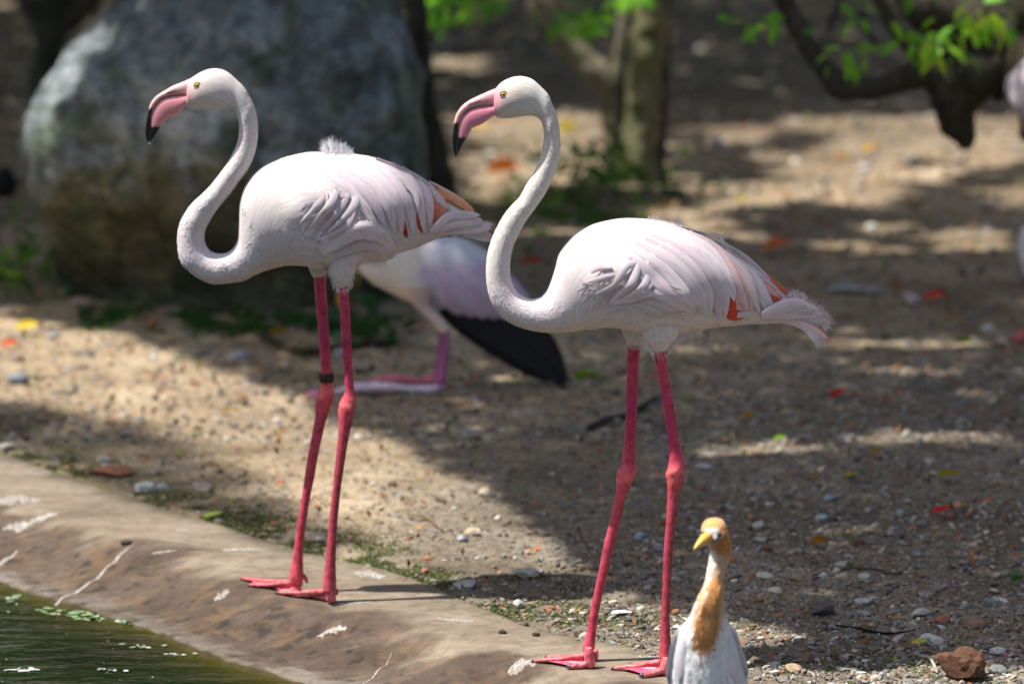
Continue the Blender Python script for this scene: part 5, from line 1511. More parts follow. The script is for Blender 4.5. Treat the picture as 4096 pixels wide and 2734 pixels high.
V_, F_, U_ = tube([np.array(t_.location), da(808, 690, 11.0), da(836, 612, 11.0), da(842, 590, 11.0)], [0.006, 0.005, 0.004, 0.003], m=12, n=6)
mk("stem", V_, F_, M['plain'], t_, col=np.tile((0.10, 0.09, 0.04), (len(V_), 1)))
plant(1325, 462, "green herb clump growing beside the forked tree", 80, 0.36, 0.28, 0.085, GR, 6)
plant(1400, 440, "leafy green weed at the foot of the forked tree", 40, 0.26, 0.26, 0.08, GR + GB, 7)
plant(1260, 480, "sparse green weed to the left of the herb clump by the forked tree", 16, 0.26, 0.12, 0.07, GR, 8)
plant(1345, 862, "tiny bright green sprout in the dirt behind the right flamingo's breast", 7, 0.05, 0.02, 0.05, GB, 9)
plant(1580, 448, "dark green weed on the sand to the right of the forked tree", 14, 0.2, 0.12, 0.08, GD, 10)

# grass strip along the foot of the boulder
def grass_strip():
    r = np.random.default_rng(5); n = 9000
    px = r.uniform(180, 900, n); py = 735 + (px - 200) * 0.03 + r.normal(0, 14, n)
    ok = N2.fbm(px * 0.018, py * 0.06, 4) > -0.05
    px, py = px[ok], py[ok]; P = dg(px, py, 0.0)
    P[:, 2] = zg(P[:, 0], P[:, 1]); n = len(P)
    h = r.uniform(0.01, 0.04, n)[:, None]; d = r.normal(0, 0.012, (n, 3)); d[:, 2] = 0
    w = r.normal(size=(n, 3)) * 0.004; w[:, 2] = 0
    V = np.stack([P - w, P + w, P + d + np.array([0, 0, 1]) * h], 1).reshape(-1, 3)
    pal = np.array([(0.04, 0.11, 0.02), (0.07, 0.16, 0.03), (0.03, 0.07, 0.02)])
    col = np.repeat(pal[r.integers(0, 3, n)], 3, 0)
    tag(link("grass", make_mesh("grass", V, np.arange(n * 3).reshape(-1, 3), M['plain'], col=col, smooth_=False)), "short dark grass along the foot of the boulder", None, None, 'stuff')
    n = 5000
    px = r.normal(1280, 120, n); py = 492 + r.normal(0, 22, n) + (px - 1280) * 0.02
    ok = N2.fbm(px * 0.02, py * 0.07, 4) > 0.0
    px, py = px[ok], py[ok]; P = dg(px, py, 0.0); P[:, 2] = zg(P[:, 0], P[:, 1]); n = len(P)
    h = r.uniform(0.01, 0.03, n)[:, None]; w = r.normal(size=(n, 3)) * 0.007; w[:, 2] = 0
    V = np.stack([P - w, P + w, P + np.array([0, 0, 1]) * h], 1).reshape(-1, 3)
    pal = np.array([(0.07, 0.15, 0.03), (0.13, 0.20, 0.05)])
    col = np.repeat(pal[r.integers(0, 2, n)], 3, 0)
    tag(link("grass", make_mesh("grass", V, np.arange(n * 3).reshape(-1, 3), M['plain'], col=col, smooth_=False)), "thin green ground cover in front of the forked tree", None, None, 'stuff')
grass_strip()

# ------------------------------------------------------------------ unseen overhead canopy, leaves laid out to shade the yard
def poly_in(x, y, P):
    P = np.asarray(P, float); ins = np.zeros(np.shape(x), bool); n = len(P)
    for i in range(n):
        x1, y1 = P[i]; x2, y2 = P[(i + 1) % n]
        c = ((y1 > y) != (y2 > y)) & (x < (x2 - x1) * (y - y1) / ((y2 - y1) + 1e-12) + x1)
        ins ^= c
    return ins
SHADE = [(-400, 715), (60, 700), (200, 742), (330, 778), (480, 830), (620, 880), (800, 962), (960, 1025), (1100, 1098), (1230, 1190), (1330, 1275), (1420, 1340), (1560, 1395), (1720, 1425), (1900, 1468), (2060, 1500), (2349, 1532), (2560, 1540), (2640, 900), (2560, 580), (2349, 585), (2000, 590), (1700, 560), (1560, 545), (1300, 560), (1180, 540), (1100, 480), (1020, 450), (980, 560), (-400, 560)]
SHADE_L = [(-500, 905), (100, 925), (300, 975), (420, 1012), (560, 1090), (700, 1180), (840, 1262), (700, 1262), (330, 1145), (0, 1030), (-500, 960)]
LIT = [(400, 690, 180, 36), (620, 640, 110, 20), (1760, 1030, 150, 17), (2140, 1012, 230, 16), (2060, 850, 150, 9), (2170, 790, 120, 12), (1960, 790, 90, 8), (2250, 905, 60, 8), (1600, 800, 60, 7), (1240, 830, 70, 7), (2000, 755, 70, 9), (2200, 700, 60, 14), (2110, 620, 80, 10), (1950, 1140, 60, 6), (2270, 1160, 60, 7), (1150, 870, 50, 6), (1400, 640, 60, 8), (1290, 690, 40, 8)]
def want_shade(x, y):
    """x, y: pixels of my notes for ground points"""
    s = poly_in(x, y, SHADE)
    for cx, cy, rx, ry in LIT:
        s &= ~((((x - cx) / rx) ** 2 + ((y - cy) / ry) ** 2) < (1 + 0.7 * N1.fbm(x * 0.03, y * 0.1, 3)))
    # far yard: broken shade
    far = (y < 560)
    n = N3.fbm(x * 0.006, y * 0.022, 4)
    far &= (x < 2620) & (x > -700)
    top = (y < 265) & (n > -0.60) ; mid = (y >= 265) & (y < 560) & (n > 0.15) & (x > 1000)
    left = (x < 1000) & (n > -0.45)
    s |= far & (top | mid | left)
    s &= ~(((x - 1110) / 60) ** 2 + ((y - 150) / 26) ** 2 < 1) & ~(((x - 1150) / 130) ** 2 + ((y - 300) / 60) ** 2 < 1) & ~(((x - 1020) / 50) ** 2 + ((y - 150) / 20) ** 2 < 1)
    s &= ~(((x - 1800) / 230) ** 2 + ((y - 436) / 34) ** 2 < 1)
    s &= ~(((x - 2490) / 150) ** 2 + ((y - 685) / 42) ** 2 < 1)
    return s

def canopy():
    r = np.random.default_rng(77)
    groups = [("near", 6.2, 12.0, 46000, 0.095, 5.2, 7.5), ("far", 11.6, 38.0, 62000, 0.30, 5.0, 9.0), ("thin", 6.2, 11.0, 25000, 0.085, 11.0, 14.0)]
    el = math.sin(SUN_EL)
    allP = []
    for nm, y0, y1, n, size, h0, h1 in groups:
        y = r.uniform(y0, y1, n * 2); x = r.uniform(-1, 1, n * 2) * (0.24 * y + 0.8)
        px, py = to_px(np.stack([x, y, 0 * x], -1)); px, py = px / DK, py / DK
        m = want_shade(px, py) if nm != 'thin' else poly_in(px, py, SHADE_L)
        # unseen leaves sit up-sun of the ground points wanted in shade
        x, y = x[m][:n], y[m][:n]; k = len(x)
        h = r.uniform(h0, h1, k)
        P = np.stack([x, y, np.zeros(k)], -1) - np.array(SUN_DIR)[None] * (h / el)[:, None]
        allP.append((P, size))
    pal = [(0.05, 0.11, 0.02), (0.07, 0.15, 0.03), (0.035, 0.08, 0.02)]
    near_l = lambda P: P[:, 2] > 10.5
    specs = [((-5.6, 9.0), "unseen slim tree beyond the left edge, crown shaped to dim the ground by the pond", near_l),
             ((4.8, 10.0), "unseen broad leafy tree beyond the right edge, crown shaped to shade the gravel", lambda P: (P[:, 1] < 11.0) & ~near_l(P)),
             ((3.9, 16.5), "unseen tall spreading tree on the right side, crown shaped to shade the yard", lambda P: (P[:, 1] >= 11.0) & (P[:, 0] >= 0)),
             ((-6.5, 20.5), "unseen tall spreading tree far back on the left, crown shaped to shade the yard", lambda P: (P[:, 1] >= 11.0) & (P[:, 0] < 0))]
    for (bx, by), label, sel in specs:
        t = tree_root("shade_tree", (bx, by, 0.0), label, "tree", "tall trees round the yard")
        Vs, Fs, Cs, off = [], [], [], 0
        cen = []
        for P, size in allP:
            m = sel(P)
            if not m.any(): continue
            V, F, col = cluster_mesh("c", P[m], size, r, pal, up=1.0)
            Vs.append(V); Fs.append(F + off); Cs.append(col); off += len(V); cen.append(P[m])
        cen = np.vstack(cen)
        o = mk("crown", np.vstack(Vs), np.vstack(Fs), M['leaf'], t, col=np.vstack(Cs), smooth_=False); o['kind'] = 'stuff'
        branch(t, [(bx, by, -0.1), (bx + .1, by, 1.2), (bx, by + .1, 2.6), (bx + .2, by, 4.2 if by > 9.5 else 7.6)], [0.34, 0.25, 0.2, 0.14], (0.16, 0.13, 0.10), "trunk", 16)
        for k in range(7 if bx > 0 else (5 if by < 9.5 else 0)):
            e = cen[r.integers(0, len(cen))]
            s = np.array([bx + .05, by, (2.4 if by > 9.5 else 6.0) + 0.25 * k])
            mid = (s + e) / 2 + (0, 0, 0.5)
            branch(t, [s, mid, e], [0.09, 0.06, 0.02] if by > 9.5 else [0.05, 0.022, 0.01], (0.16, 0.13, 0.10), "limb", 8)
canopy()

# belt of trees round the yard (seen in the pond's reflection and beyond the frame)
def belt():
    r = np.random.default_rng(15)
    for i, (bx, by, h, rad) in enumerate([(-13, 36, 13, 5), (-4.5, 40, 15, 5.5), (4.5, 39, 14, 5.5), (13, 36, 13, 5), (-20, 27, 12, 5), (21, 27, 12, 5), (-19, 13, 10, 4.5), (20, 12, 10, 4.5)]):
        t = tree_root("tree", (bx, by, 0.0), ["tall dense tree closing the yard on the far side, first from the left", "tall dense tree closing the yard, straight beyond the boulder", "tall dense tree closing the yard, beyond the forked tree", "tall dense tree closing the yard beyond the right tree", "dense tree beyond the left side of the yard, far off", "dense tree beyond the right side of the yard, far off", "dense tree left of the pond", "dense tree on the right of the yard"][i], "tree", "tall trees round the yard")
        n = 2600
        d = r.normal(size=(n, 3)); d /= np.linalg.norm(d, axis=1)[:, None]
        q = r.random(n) ** 0.45
        P = d * q[:, None] * np.array([rad, rad, h * 0.42]) + np.array([bx, by, h * 0.56])
        P += 0.6 * np.array([mnoise.noise_vector(Vector(p) * 0.5) for p in P])
        V, F, col = cluster_mesh("c", P, 0.75, r, [(0.03, 0.07, 0.015), (0.05, 0.10, 0.02), (0.025, 0.05, 0.015)])
        o = mk("crown", V, F, M['leaf'], t, col=col, smooth_=False); o['kind'] = 'stuff'
        branch(t, [(bx, by, -.1), (bx + .2, by, h * .3), (bx, by, h * .7)], [0.35, 0.25, 0.12], BARK_D, "trunk", 10)
belt()

# ------------------------------------------------------------------ stones, leaves, sticks
def stone(px, py, w, h, col, label, seed, clip=True, group="loose stones on the dirt", cat="stone", rough=0.22, sub=3, name="stone", rz=0.0, tilt=0.0):
    p = spot(px, py)
    k = 7026 / (math.hypot(p[1], CAM_H))
    W = w / k / 2; Hh = h / k / 2
    V0, F0 = ICO3 if sub == 3 else ICO2
    V = []
    for v in V0:
        q = Vector(v)
        n = 1 + rough * mnoise.fractal(q * 1.5 + Vector((seed * 3.1, 0, 0)), 1.0, 2.0, 3) + rough * 0.5 * mnoise.noise(q * 4 + Vector((seed, 0, 0)))
        V.append(q * n)
    V = np.array(V)
    if clip:                                            # broken facets
        rs = np.random.default_rng(seed)
        for _ in range(7):
            nrm = rs.normal(size=3); nrm /= np.linalg.norm(nrm); dd = rs.uniform(0.55, 0.85)
            ex = np.clip(V @ nrm - dd, 0, None); V = V - ex[:, None] * nrm * 0.9
    else: V = V * 0.9
    V = V * np.array([W, W * 0.75, Hh])
    c, s = math.cos(rz), math.sin(rz)
    V = np.stack([V[:, 0] * c - V[:, 1] * s, V[:, 0] * s + V[:, 1] * c, V[:, 2] + V[:, 0] * tilt], -1)
    zb = V[:, 2].min()
    V = V + np.array([p[0], p[1] + W * 0.3, p[2] - zb - Hh * 0.25])
    o = mk(name, V, F0, M['stone'], None, col=np.tile(col, (len(V), 1)), smooth_=False)
    tag(o, label, cat, group)
    return o
PALE = (0.42, 0.40, 0.34); WHT = (0.54, 0.52, 0.47); GRY = (0.21, 0.215, 0.215); BRN = (0.13, 0.065, 0.038); DRK = (0.10, 0.095, 0.09); BLU = (0.27, 0.33, 0.37); ORG = (0.42, 0.20, 0.10); TAN = (0.40, 0.32, 0.22)
stone(2210, 1562, 118, 88, (0.115, 0.058, 0.036), "rough dark reddish-brown rock at the bottom right corner", 1, rough=0.34, cat="rock", name="rock", group=None)
stone(1888, 1412, 66, 40, (0.12, 0.105, 0.095), "dark craggy stone lying in the gravel to the right of the egret", 2, rough=0.3)
for i, (x, y, w, h, c, lab) in enumerate([
    (1205, 1326, 66, 28, PALE, "flat pale stone lit by sun between the flamingos' legs"),
    (1068, 1352, 62, 26, (0.36, 0.37, 0.36), "grey stone in the shadow band at the edge of the concrete rim"),
    (1190, 1396, 28, 24, WHT, "small white stone beside the concrete rim below the flat pale stone"),
    (1118, 1140, 42, 30, (0.50, 0.42, 0.32), "sunlit tan stone on the border of light and shade"),
    (1085, 1228, 46, 26, (0.42, 0.34, 0.25), "tan stone with a dark side on the sunlit strip"),
    (1060, 1240, 30, 16, (0.38, 0.40, 0.42), "small grey stone next to the tan stone on the sunlit strip"),
    (330, 1128, 62, 34, (0.46, 0.48, 0.46), "grey-white stone at the edge of the rim on the far left"),
    (372, 1122, 34, 20, (0.44, 0.48, 0.5), "smaller bluish stone right of the grey-white stone by the rim"),
    (465, 1125, 58, 30, (0.36, 0.30, 0.24), "brown-grey stone before the left flamingo's shins"),
    (238, 1060, 36, 20, PALE, "pale round pebble above the terracotta shard"),
    (15, 1030, 44, 16, WHT, "white flat stone at the left edge above the rim"),
    (735, 1240, 26, 14, WHT, "little white pebble between the left flamingo's shins"),
    (1930, 1300, 30, 16, PALE, "thin pale chip left of the flat white chips on the gravel"),
    (1778, 1360, 44, 17, (0.56, 0.53, 0.42), "cream wedge stone just right of the egret's breast"),
    (1755, 1328, 42, 20, (0.52, 0.50, 0.42), "cream stone behind the egret's shoulder"),
    (1745, 1242, 48, 14, PALE, "long pale chip right of the egret's beak"),
    (1742, 1212, 36, 20, (0.50, 0.50, 0.44), "rounded pale pebble right of the egret's head"),
    (1760, 1265, 36, 18, (0.18, 0.10, 0.06), "brown clod right of the egret's neck"),
    (1982, 1332, 30, 26, WHT, "blocky white stone in the mid gravel"),
    (1980, 1388, 46, 22, (0.5, 0.52, 0.48), "pale triangular stone right of the dark craggy stone"),
    (2140, 1480, 56, 26, (0.52, 0.52, 0.48), "flat whitish slab left of the reddish rock"),
    (2115, 1415, 58, 26, (0.42, 0.41, 0.38), "broad light grey stone above the flat whitish slab"),
    (2165, 1428, 46, 20, (0.30, 0.12, 0.08), "dull red flake near the broad light grey stone"),
    (2290, 1545, 56, 24, GRY, "grey stone at the bottom right edge beside the reddish rock"),
    (2290, 1502, 44, 22, (0.5, 0.5, 0.47), "light stone above the grey stone at the right edge"),
    (2235, 1442, 66, 26, (0.22, 0.15, 0.10), "brown clod above the reddish rock"),
    (1820, 1540, 52, 18, (0.36, 0.27, 0.18), "brown flake in the bottom shadow right of the egret"),
    (1775, 1530, 40, 22, (0.34, 0.36, 0.36), "grey stone in the bottom shadow beside the egret"),
    (1855, 1520, 40, 26, (0.20, 0.13, 0.09), "brown pebble right of the grey stone in the bottom shadow"),
    (2065, 1180, 30, 14, BLU, "bluish pebble in the far gravel"),
    (1615, 1075, 46, 14, (0.50, 0.52, 0.50), "white flat shell-like stone behind the right flamingo's knee"),
    (1470, 1240, 36, 22, BLU, "blue-grey stone between the right flamingo's shins"),
    (1515, 1265, 38, 18, GRY, "dark grey stone left of the near shin of the right flamingo"),
    (1885, 1190, 40, 14, (0.36, 0.46, 0.46), "pale turquoise flat stone in the shaded gravel"),
    (1900, 1150, 36, 18, BLU, "blue-grey pebble above the turquoise flat stone"),
    (1990, 1448, 40, 20, (0.14, 0.09, 0.06), "dark brown clod in the shaded gravel"),
    (1970, 1250, 34, 18, (0.17, 0.10, 0.06), "rust-brown clod in the middle of the gravel"),
    (1835, 1470, 26, 20, (0.38, 0.36, 0.32), "upright grey pebble above the bottom shadow"),
    (2272, 1390, 40, 20, GRY, "grey pebble close to the right edge"),
    (2255, 1290, 44, 22, (0.30, 0.27, 0.23), "round brown-grey stone in the right gravel"),
    (2330, 1320, 40, 18, (0.10, 0.13, 0.07), "greenish dark stone at the right edge"),
    (705, 1020, 20, 14, WHT, "white pebble on the sunlit band left of the left flamingo's knee"),
    (560, 930, 26, 18, (0.2, 0.15, 0.11), "dark clod on the sunlit band"),
    (900, 1115, 24, 14, (0.15, 0.10, 0.08), "dark pebble right of the left flamingo's shins"),
    (1010, 1150, 30, 16, (0.22, 0.16, 0.11), "brown clod on the sunlit strip"),
    (1470, 1400, 20, 12, WHT, "tiny white chip near the small feather"),
    (1548, 1408, 24, 14, ORG, "orange-brown chip beside the near shin of the right flamingo"),
    ]):
    stone(x, y, w, h, c, lab, 10 + i, sub=2 if w < 50 else 3, rz=(i * 0.37) % 0.6 - 0.3, tilt=0.12 * math.sin(i * 2.1))
for i, (x, y, w, h, c, lab) in enumerate([
    (2095, 695, 34, 26, (0.62, 0.52, 0.50), "blurred pinkish-white ball left of the bright red petal"),
    (2268, 762, 40, 24, WHT, "blurred white stone far back on the right"),
    (1985, 395, 30, 22, (0.5, 0.5, 0.52), "pale blurred pebble on the distant sand"),
    (2000, 530, 34, 22, WHT, "whitish blurred pebble on the sunlit sand"),
    (1645, 335, 34, 26, (0.4, 0.38, 0.4), "grey blurred pebble by the forked tree"),
    (780, 815, 40, 18, (0.45, 0.42, 0.5), "lilac-grey stone beside the left flamingo's far shin"),
    (550, 822, 54, 20, (0.42, 0.42, 0.47), "bluish flat stone in the shade left of the flamingo's leg"),
    (190, 705, 60, 30, (0.42, 0.30, 0.25), "pinkish-brown blurred stone at the left foot of the boulder"),
    (40, 880, 60, 30, (0.2, 0.22, 0.25), "blurred dark grey stone near the left edge"),
    (12, 455, 60, 90, (0.02, 0.018, 0.018), "blackish rounded stone standing in for an unidentified dark shape at the left edge"),  # stone put in for an unidentified dark shape
    ]):
    stone(x, y, w, h, c, lab, 80 + i, rough=0.12, clip=False)
stone(255, 1092, 104, 24, (0.40, 0.17, 0.10), "long terracotta shard lying above the rim on the left", 97, name="shard", cat="shard", group=None, rz=0.35, rough=0.15)

def flat_leaf(px, py, ln, col, label, seed, name="fallen_leaf", cat="fallen leaf", group="fallen leaves and petals", wr=0.5, rz=None, stand=0.1):
    r = random.Random(seed)
    p = spot(px, py); k = 7026 / math.hypot(p[1], CAM_H); L = ln / k
    me = leaf_mesh(name, L, L * wr, col, fold=0.35 + stand, droop=-0.15)
    o = link(name, me, None, (p[0] - L / 2, p[1], p[2] + 0.006))
    o.rotation_euler = (r.uniform(-.4, .4) - stand, r.uniform(-.2, .1), rz if rz is not None else r.uniform(-0.5, 0.5))
    o.location.z += 0.01 * L / 0.05 * 0.5 + stand * L * 0.2
    tag(o, label, cat, group)
YEL = (0.62, 0.44, 0.06); RED_ = (0.60, 0.06, 0.06); OR_ = (0.62, 0.20, 0.06); LG_ = (0.22, 0.36, 0.05)
for i, (x, y, ln, c, lab, st) in enumerate([
    (1155, 418, 76, (0.70, 0.22, 0.06), "large orange dry leaf on the sunlit patch between the flamingo heads", .9),
    (1305, 312, 52, (0.75, 0.58, 0.03), "bright yellow leaf behind the right flamingo's neck", .9),
    (1100, 300, 60, (0.6, 0.36, 0.15), "tan curled leaf just right of the right flamingo's bill", .3),
    (1222, 620, 60, (0.42, 0.08, 0.06), "dark red leaf seen inside the right flamingo's neck curve", .4),
    (1785, 590, 76, (0.72, 0.17, 0.14), "large salmon-red petal on the sunlit ground above the right flamingo's tail", .4),
    (2145, 700, 56, (0.80, 0.07, 0.09), "bright red petal beside the pinkish-white ball", .6),
    (2060, 668, 44, (0.32, 0.05, 0.06), "dark crimson petal left of the pinkish-white ball", .4),
    (1922, 925, 52, (0.55, 0.03, 0.06), "crimson petal in the shade right of the flamingo's tail", .4),
    (1965, 915, 36, (0.40, 0.05, 0.08), "smaller crimson petal right behind the other in the shade", .2),
    (2035, 928, 30, (0.42, 0.04, 0.05), "dark red petal with a green bit beside it", .3),
    (2160, 1188, 56, (0.68, 0.02, 0.07), "vivid red petal on the gravel at the right", .3),
    (2205, 1170, 30, (0.62, 0.30, 0.28), "pale pink petal tip behind the vivid red petal", .2),
    (62, 768, 56, (0.75, 0.52, 0.08), "yellow leaf on the sunlit ground at the far left", .5),
    (22, 805, 44, (0.65, 0.12, 0.10), "red petal at the left edge", .5),
    (1714, 965, 30, (0.55, 0.28, 0.03), "amber leaf scrap in the shade below the tail", .5),
    (2010, 1055, 34, (0.34, 0.15, 0.04), "brown curled leaf on the mid gravel", .6),
    (1950, 1100, 32, (0.56, 0.40, 0.04), "yellow leaf scrap on the gravel", .3),
    (1868, 1105, 40, (0.36, 0.19, 0.05), "ochre leaf left of the yellow scrap", .3),
    (2175, 1105, 60, (0.36, 0.26, 0.05), "olive-yellow long leaf on the right gravel", .3),
    (1880, 1262, 50, (0.30, 0.13, 0.04), "rusty crumpled leaf in the gravel above the cream stones", .7),
    (2110, 1485, 40, (0.50, 0.48, 0.06), "yellow-green leaf sliver left of the flat slab", .1),
    (1790, 1018, 36, LG_, "fresh green leaf bit on the thin sunlit streak", .4),
    (1655, 1008, 26, (0.12, 0.2, 0.04), "dull green leaf bit below the right flamingo's tail", .3),
    (1582, 922, 30, (0.30, 0.38, 0.04), "yellow-green leaf scrap right of the flamingo's thigh", .3),
    (1345, 868, 50, (0.26, 0.42, 0.04), "bright green leaf lying behind the right flamingo's breast", .3),
    (2215, 800, 60, (0.10, 0.15, 0.03), "dark green leaf in the far right shade", .3),
    (2195, 745, 30, (0.50, 0.3, 0.04), "small amber leaf far right", .3),
    (1205, 1130, 26, (0.10, 0.26, 0.06), "little green leaf on the shaded dirt between the two flamingos", .3),
    (2335, 1345, 34, (0.04, 0.14, 0.04), "dark green leaf at the right edge", .5),
    (2240, 1300, 30, (0.42, 0.10, 0.03), "rust-red leaf scrap near the right edge", .3),
    (300, 820, 20, (0.35, 0.20, 0.05), "upright brown leaf scrap on the left sunlit band", .7),
    (520, 955, 30, (0.35, 0.2, 0.1), "brown leaf scrap on the sunlit band left of the legs", .3),
    (640, 780, 50, (0.34, 0.17, 0.06), "brown leaf at the foot of the boulder", .3),
    (490, 1195, 50, (0.30, 0.40, 0.10), "thin yellow-green grass leaf near the rim", .0),
    (1560, 775, 60, (0.45, 0.25, 0.05), "ochre leaf on the shaded dirt under the right flamingo's belly", .3),
    (1230, 800, 60, (0.5, 0.28, 0.08), "tan-orange leaf under the right flamingo's breast", .3),
    (1420, 760, 40, (0.2, 0.1, 0.05), "brown leaf under the right flamingo's belly", .3),
    (1990, 360, 40, (0.62, 0.32, 0.08), "orange leaf on the distant sand", .5),
    (2090, 470, 36, (0.5, 0.34, 0.07), "ochre leaf on the distant sunlit sand", .4),
    (1700, 470, 36, (0.5, 0.34, 0.07), "ochre leaf near the distant weed", .4),
    (1935, 370, 40, (0.42, 0.2, 0.05), "rust leaf far back", .5),
    ]):
    flat_leaf(x, y, ln, c, lab, i, stand=st, wr=0.55)

# unnamed litter: crumbs of leaf and bark
def litter():
    r = np.random.default_rng(31); n = 11000
    y = 7.0 + 20 * r.random(n) ** 1.5; x = r.uniform(-1, 1, n) * y * 0.2
    m = rim_t(x, y) < -0.02; x, y = x[m], y[m]; n = len(x)
    P = np.stack([x, y, zg(x, y) + 0.006], -1)
    V, F, col = cluster_mesh("l", P, 0.012 + 0.035 * ((y - 7) / 9).clip(0, 1) + 0.006, r, [(0.20, 0.11, 0.05), (0.12, 0.07, 0.04), (0.34, 0.22, 0.09), (0.07, 0.05, 0.035), (0.16, 0.18, 0.05), (0.40, 0.12, 0.05)], up=1.2)
    V[:, 2] = np.maximum(V[:, 2], np.repeat(zg(x, y), 4) + 0.002)
    tag(link("leaf_litter", make_mesh("leaf_litter", V, F, M['plain'], col=col, smooth_=False)), "crumbs of dead leaf and bark scattered over the yard", None, None, 'stuff')
litter()

def stick(pts, R, col, label, name="stick", cat="stick", lift=0.004):
    P = []
    for i, (x, y) in enumerate(pts):
        p = spot(x, y); p[2] += R + lift * (1 + math.sin(i * 2.3)); P.append(p)
    V, F, U = tube(P, [R * 0.8] + [R] * (len(P) - 2) + [R * 0.5], m=len(P) * 5, n=7, jitter=0.12)
    tag(mk(name, V, F, M['bark'], None, col=np.tile(col, (len(V), 1))), label, cat, None)
stick([(598, 782), (640, 800), (690, 815), (760, 812), (840, 800), (912, 795)], 0.014, (0.10, 0.07, 0.045), "curved brown stick lying in the shade behind the left flamingo's legs")
stick([(1348, 992), (1390, 975), (1430, 965), (1470, 945), (1512, 918)], 0.011, (0.06, 0.06, 0.06), "dark bent stick on the dirt behind the right flamingo's far leg")
stick([(1235, 985), (1290, 984), (1350, 990)], 0.004, (0.30, 0.36, 0.30), "thin pale stem leading to the dark bent stick")
stick([(1895, 1438), (1960, 1447), (2030, 1454), (2100, 1452)], 0.0028, (0.025, 0.022, 0.02), "thin black twig on the gravel at the lower right")
stick([(1930, 1310), (2000, 1312), (2060, 1318), (2090, 1300)], 0.003, (0.10, 0.07, 0.05), "thin brown twig above the dark craggy stone")
stick([(1330, 1228), (1330, 1230), (1345, 1250), (1380, 1275)], 0.002, (0.12, 0.08, 0.05), "tiny twig by the right flamingo's far shin")
stick([(935, 1185), (975, 1192), (1000, 1208), (1015, 1222)], 0.003, (0.16, 0.10, 0.06), "short brown twig on the sunlit strip", )
stick([(1555, 1320), (1590, 1332), (1610, 1345)], 0.002, (0.34, 0.37, 0.40), "pale grey straw left of the egret's neck")
stick([(985, 1330), (1010, 1336), (1040, 1330), (1065, 1312)], 0.0009, (0.6, 0.6, 0.55), "fine white curled fibre at the edge of the rim", name="fibre", cat="fibre")
stick([(2128, 1512), (2140, 1528), (2150, 1545)], 0.004, (0.6, 0.56, 0.46), "pale split straw beside the reddish rock")

def loose_feather(px, py, ln, col, label, rz=0.0, wid=0.2, seed=1):
    p = spot(px, py); k = 7026 / math.hypot(p[1], CAM_H); L = ln / k
    V, F = [], []
    m, n = 18, 5
    for i in range(m):
        t = i / (m - 1); w = L * wid * 0.5 * (min(1, t / 0.3) ** .6 if t > 0.12 else 0.08) * math.sqrt(max(0.0, 1 - t ** 3))
        for j in range(n):
            q = -1 + 2 * j / (n - 1)
            V.append((t * L - L / 2, q * w, 0.004 + 0.06 * L * math.sin(t * 3.1) * 0.7 + abs(q) * w * 0.25))
    F = [(i * n + j, i * n + j + 1, (i + 1) * n + j + 1, (i + 1) * n + j) for i in range(m - 1) for j in range(n - 1)]
    c, s = math.cos(rz), math.sin(rz); V = np.array(V)
    V = np.stack([V[:, 0] * c - V[:, 1] * s, V[:, 0] * s + V[:, 1] * c, V[:, 2]], -1) + p
    uv = np.stack([V[:, 0], V[:, 1]], -1)
    tag(mk("fallen_feather", V, F, M['feather'], None, col=np.tile(col, (len(V), 1)), uv=uv), label, "feather", "moulted feathers on the ground")
loose_feather(1955, 672, 160, (0.42, 0.50, 0.54), "long blue-grey moulted feather in the shade right of the tail", -0.15, 0.26)
loose_feather(1425, 1410, 62, (0.55, 0.66, 0.68), "small white-tipped feather with a dark end between the right flamingo's shins", 0.2, 0.4)
loose_feather(1455, 1425, 60, (0.05, 0.06, 0.08), "blackish downy feather end touching the small white-tipped feather", -0.3, 0.3)
loose_feather(2300, 772, 50, (0.40, 0.44, 0.46), "grey feather beside the blurred white stone", -0.3, 0.3)

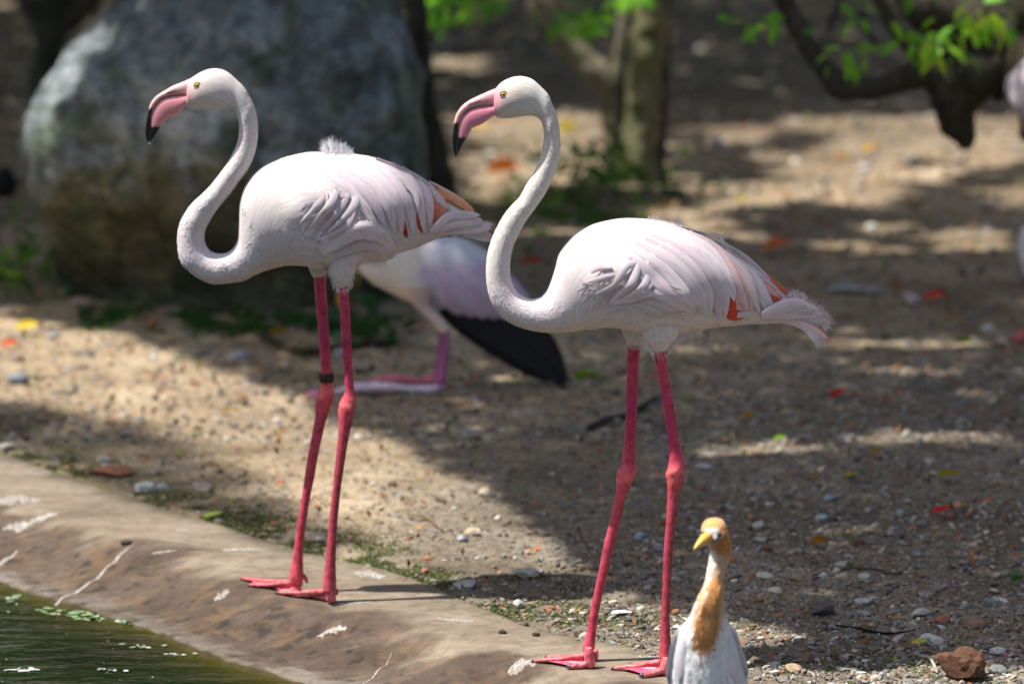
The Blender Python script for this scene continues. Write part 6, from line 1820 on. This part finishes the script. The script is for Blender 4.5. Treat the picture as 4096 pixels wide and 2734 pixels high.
# white droppings on the concrete: thin crusts
def dropping(px, py, w, h, ang, label, seed, streak=False, op=1.0):
    """one thin dried crust with a ragged outline, following the concrete"""
    r = np.random.default_rng(seed); p = spot(px, py)
    a = math.radians(ang); nu, nv = 64, 9
    t = np.linspace(-1, 1, nu); q = np.linspace(-1, 1, nv)
    rag = lambda s, f: (0.12 if streak else 0.8) * N4.fbm(t * f * 0.5 + s * 7.7, t * 0 + s, 3)
    env = np.sqrt(np.clip(1 - np.abs(t) ** (1.6 if streak else 2.2), 0, 1)) * (0.35 if streak else 1.0)
    top = np.clip(env * (0.6 + 0.9 * rag(seed, 9)), 0.02, 1.3); bot = np.clip(env * (0.6 + 0.9 * rag(seed + 40, 9)), 0.02, 1.3)
    mid = 0.3 * N3.fbm(t * 1.2 + seed, t * 0 + 3, 1) * (0.0 if streak else 1.0)
    off = mid[:, None] + np.where(q > 0, q[None] * top[:, None], q[None] * bot[:, None])
    u = (t * w / 2)[:, None] + 0 * off; v = off * h / 2
    X = px + u * math.cos(a) - v * math.sin(a); Y = py - u * math.sin(a) - v * math.cos(a)
    G = on_ground(X * DK, Y * DK, p[2])
    thick = (1 - q[None] ** 2) * 0.0010 * (0.5 + np.abs(rag(seed + 9, 20)))[:, None]
    V = np.stack([G[..., 0], G[..., 1], zg(G[..., 0], G[..., 1]) + 0.0007 + thick], -1)
    k = (1 - np.abs(q[None]) ** 3) * np.clip(0.45 + 1.6 * N2.fbm(X * 0.35 + seed, Y * 0.6, 3), 0.0, 1) * op
    col = np.array([0.21, 0.175, 0.14]) * (1 - k[..., None]) + np.array([0.40, 0.40, 0.395]) * k[..., None]
    F = [(i * nv + j, i * nv + j + 1, (i + 1) * nv + j + 1, (i + 1) * nv + j) for i in range(nu - 1) for j in range(nv - 1)]
    tag(mk("dropping", V.reshape(-1, 3), F, M['plain'], None, col=col.reshape(-1, 3)), label, "bird dropping", "white droppings on the concrete rim")
dropping(205, 1320, 215, 22, 18, "long slanting white streak running down the rim to the water", 1, True)
dropping(8, 1258, 70, 22, 20, "short slanting white streak cut by the left edge", 2, True)
dropping(70, 1183, 130, 12, 2, "wide white smear on the rim near the left edge", 3)
dropping(40, 1145, 110, 26, 0, "broad faint white patch at the upper left of the rim", 4, op=.75)
dropping(90, 1085, 60, 8, 0, "small faint white dash near the rim's upper edge", 5, op=.8)
dropping(553, 1260, 90, 11, 0, "bright horizontal white dash on the rim between the feet and the left edge", 6)
dropping(376, 1265, 56, 5, 0, "thin white dash left of the bright horizontal dash", 7)
dropping(420, 1216, 28, 6, 0, "tiny white fleck on the upper rim", 8)
dropping(848, 1318, 76, 22, -5, "splashed white patch behind the left flamingo's feet", 9)
dropping(812, 1382, 90, 6, 0, "thin white line at the heel of the left flamingo's near foot", 10)
dropping(760, 1412, 70, 10, 0, "speckled white patch in front of the left flamingo's feet", 11)
dropping(1045, 1422, 86, 9, -4, "white dash on the rim midway between the two flamingos", 12)
dropping(1205, 1518, 80, 22, 3, "powdery white splash at the toe tips of the right flamingo", 13)
dropping(1490, 1506, 70, 10, 0, "white splash between the right flamingo's feet", 14)
dropping(508, 1345, 36, 12, 5, "grey-white spot left of the left flamingo's toes", 15, op=.8)
dropping(860, 1512, 90, 14, 28, "pale slanting scratch of dropping low on the rim", 16, True, .8)
dropping(980, 1365, 60, 5, 4, "small white dash right of the left flamingo's feet", 18)
stone(288, 1255, 32, 12, (0.06, 0.055, 0.05), "small dark pebble lying on the concrete rim", 120, sub=2)
stone(1152, 1452, 26, 10, (0.05, 0.035, 0.025), "dark scrap on the rim left of the right flamingo", 121, sub=2)
stone(1228, 1458, 24, 10, (0.05, 0.04, 0.02), "dark scrap on the rim just before the right flamingo's far foot", 122, sub=2)

# ------------------------------------------------------------------ the birds
fr = flamingo_right()
flamingo_left()
flamingo_back()
eg = egret()
e3 = place_egret_copy(eg, 2377, 760, -0.4, "blurred bluish-white bird almost wholly beyond the right edge, halfway down")
e3.location.z += 0.09; e3['group'] = "white egrets on the yard"
f4 = copy_tree(fr)
f4.location = (float(da(2392, 300, 11.3)[0]), 11.3, 0.0); f4.rotation_euler.z = -math.pi / 2
f4['label'] = "blurred pale bird cut by the right edge, in front of the dark gnarled tree"
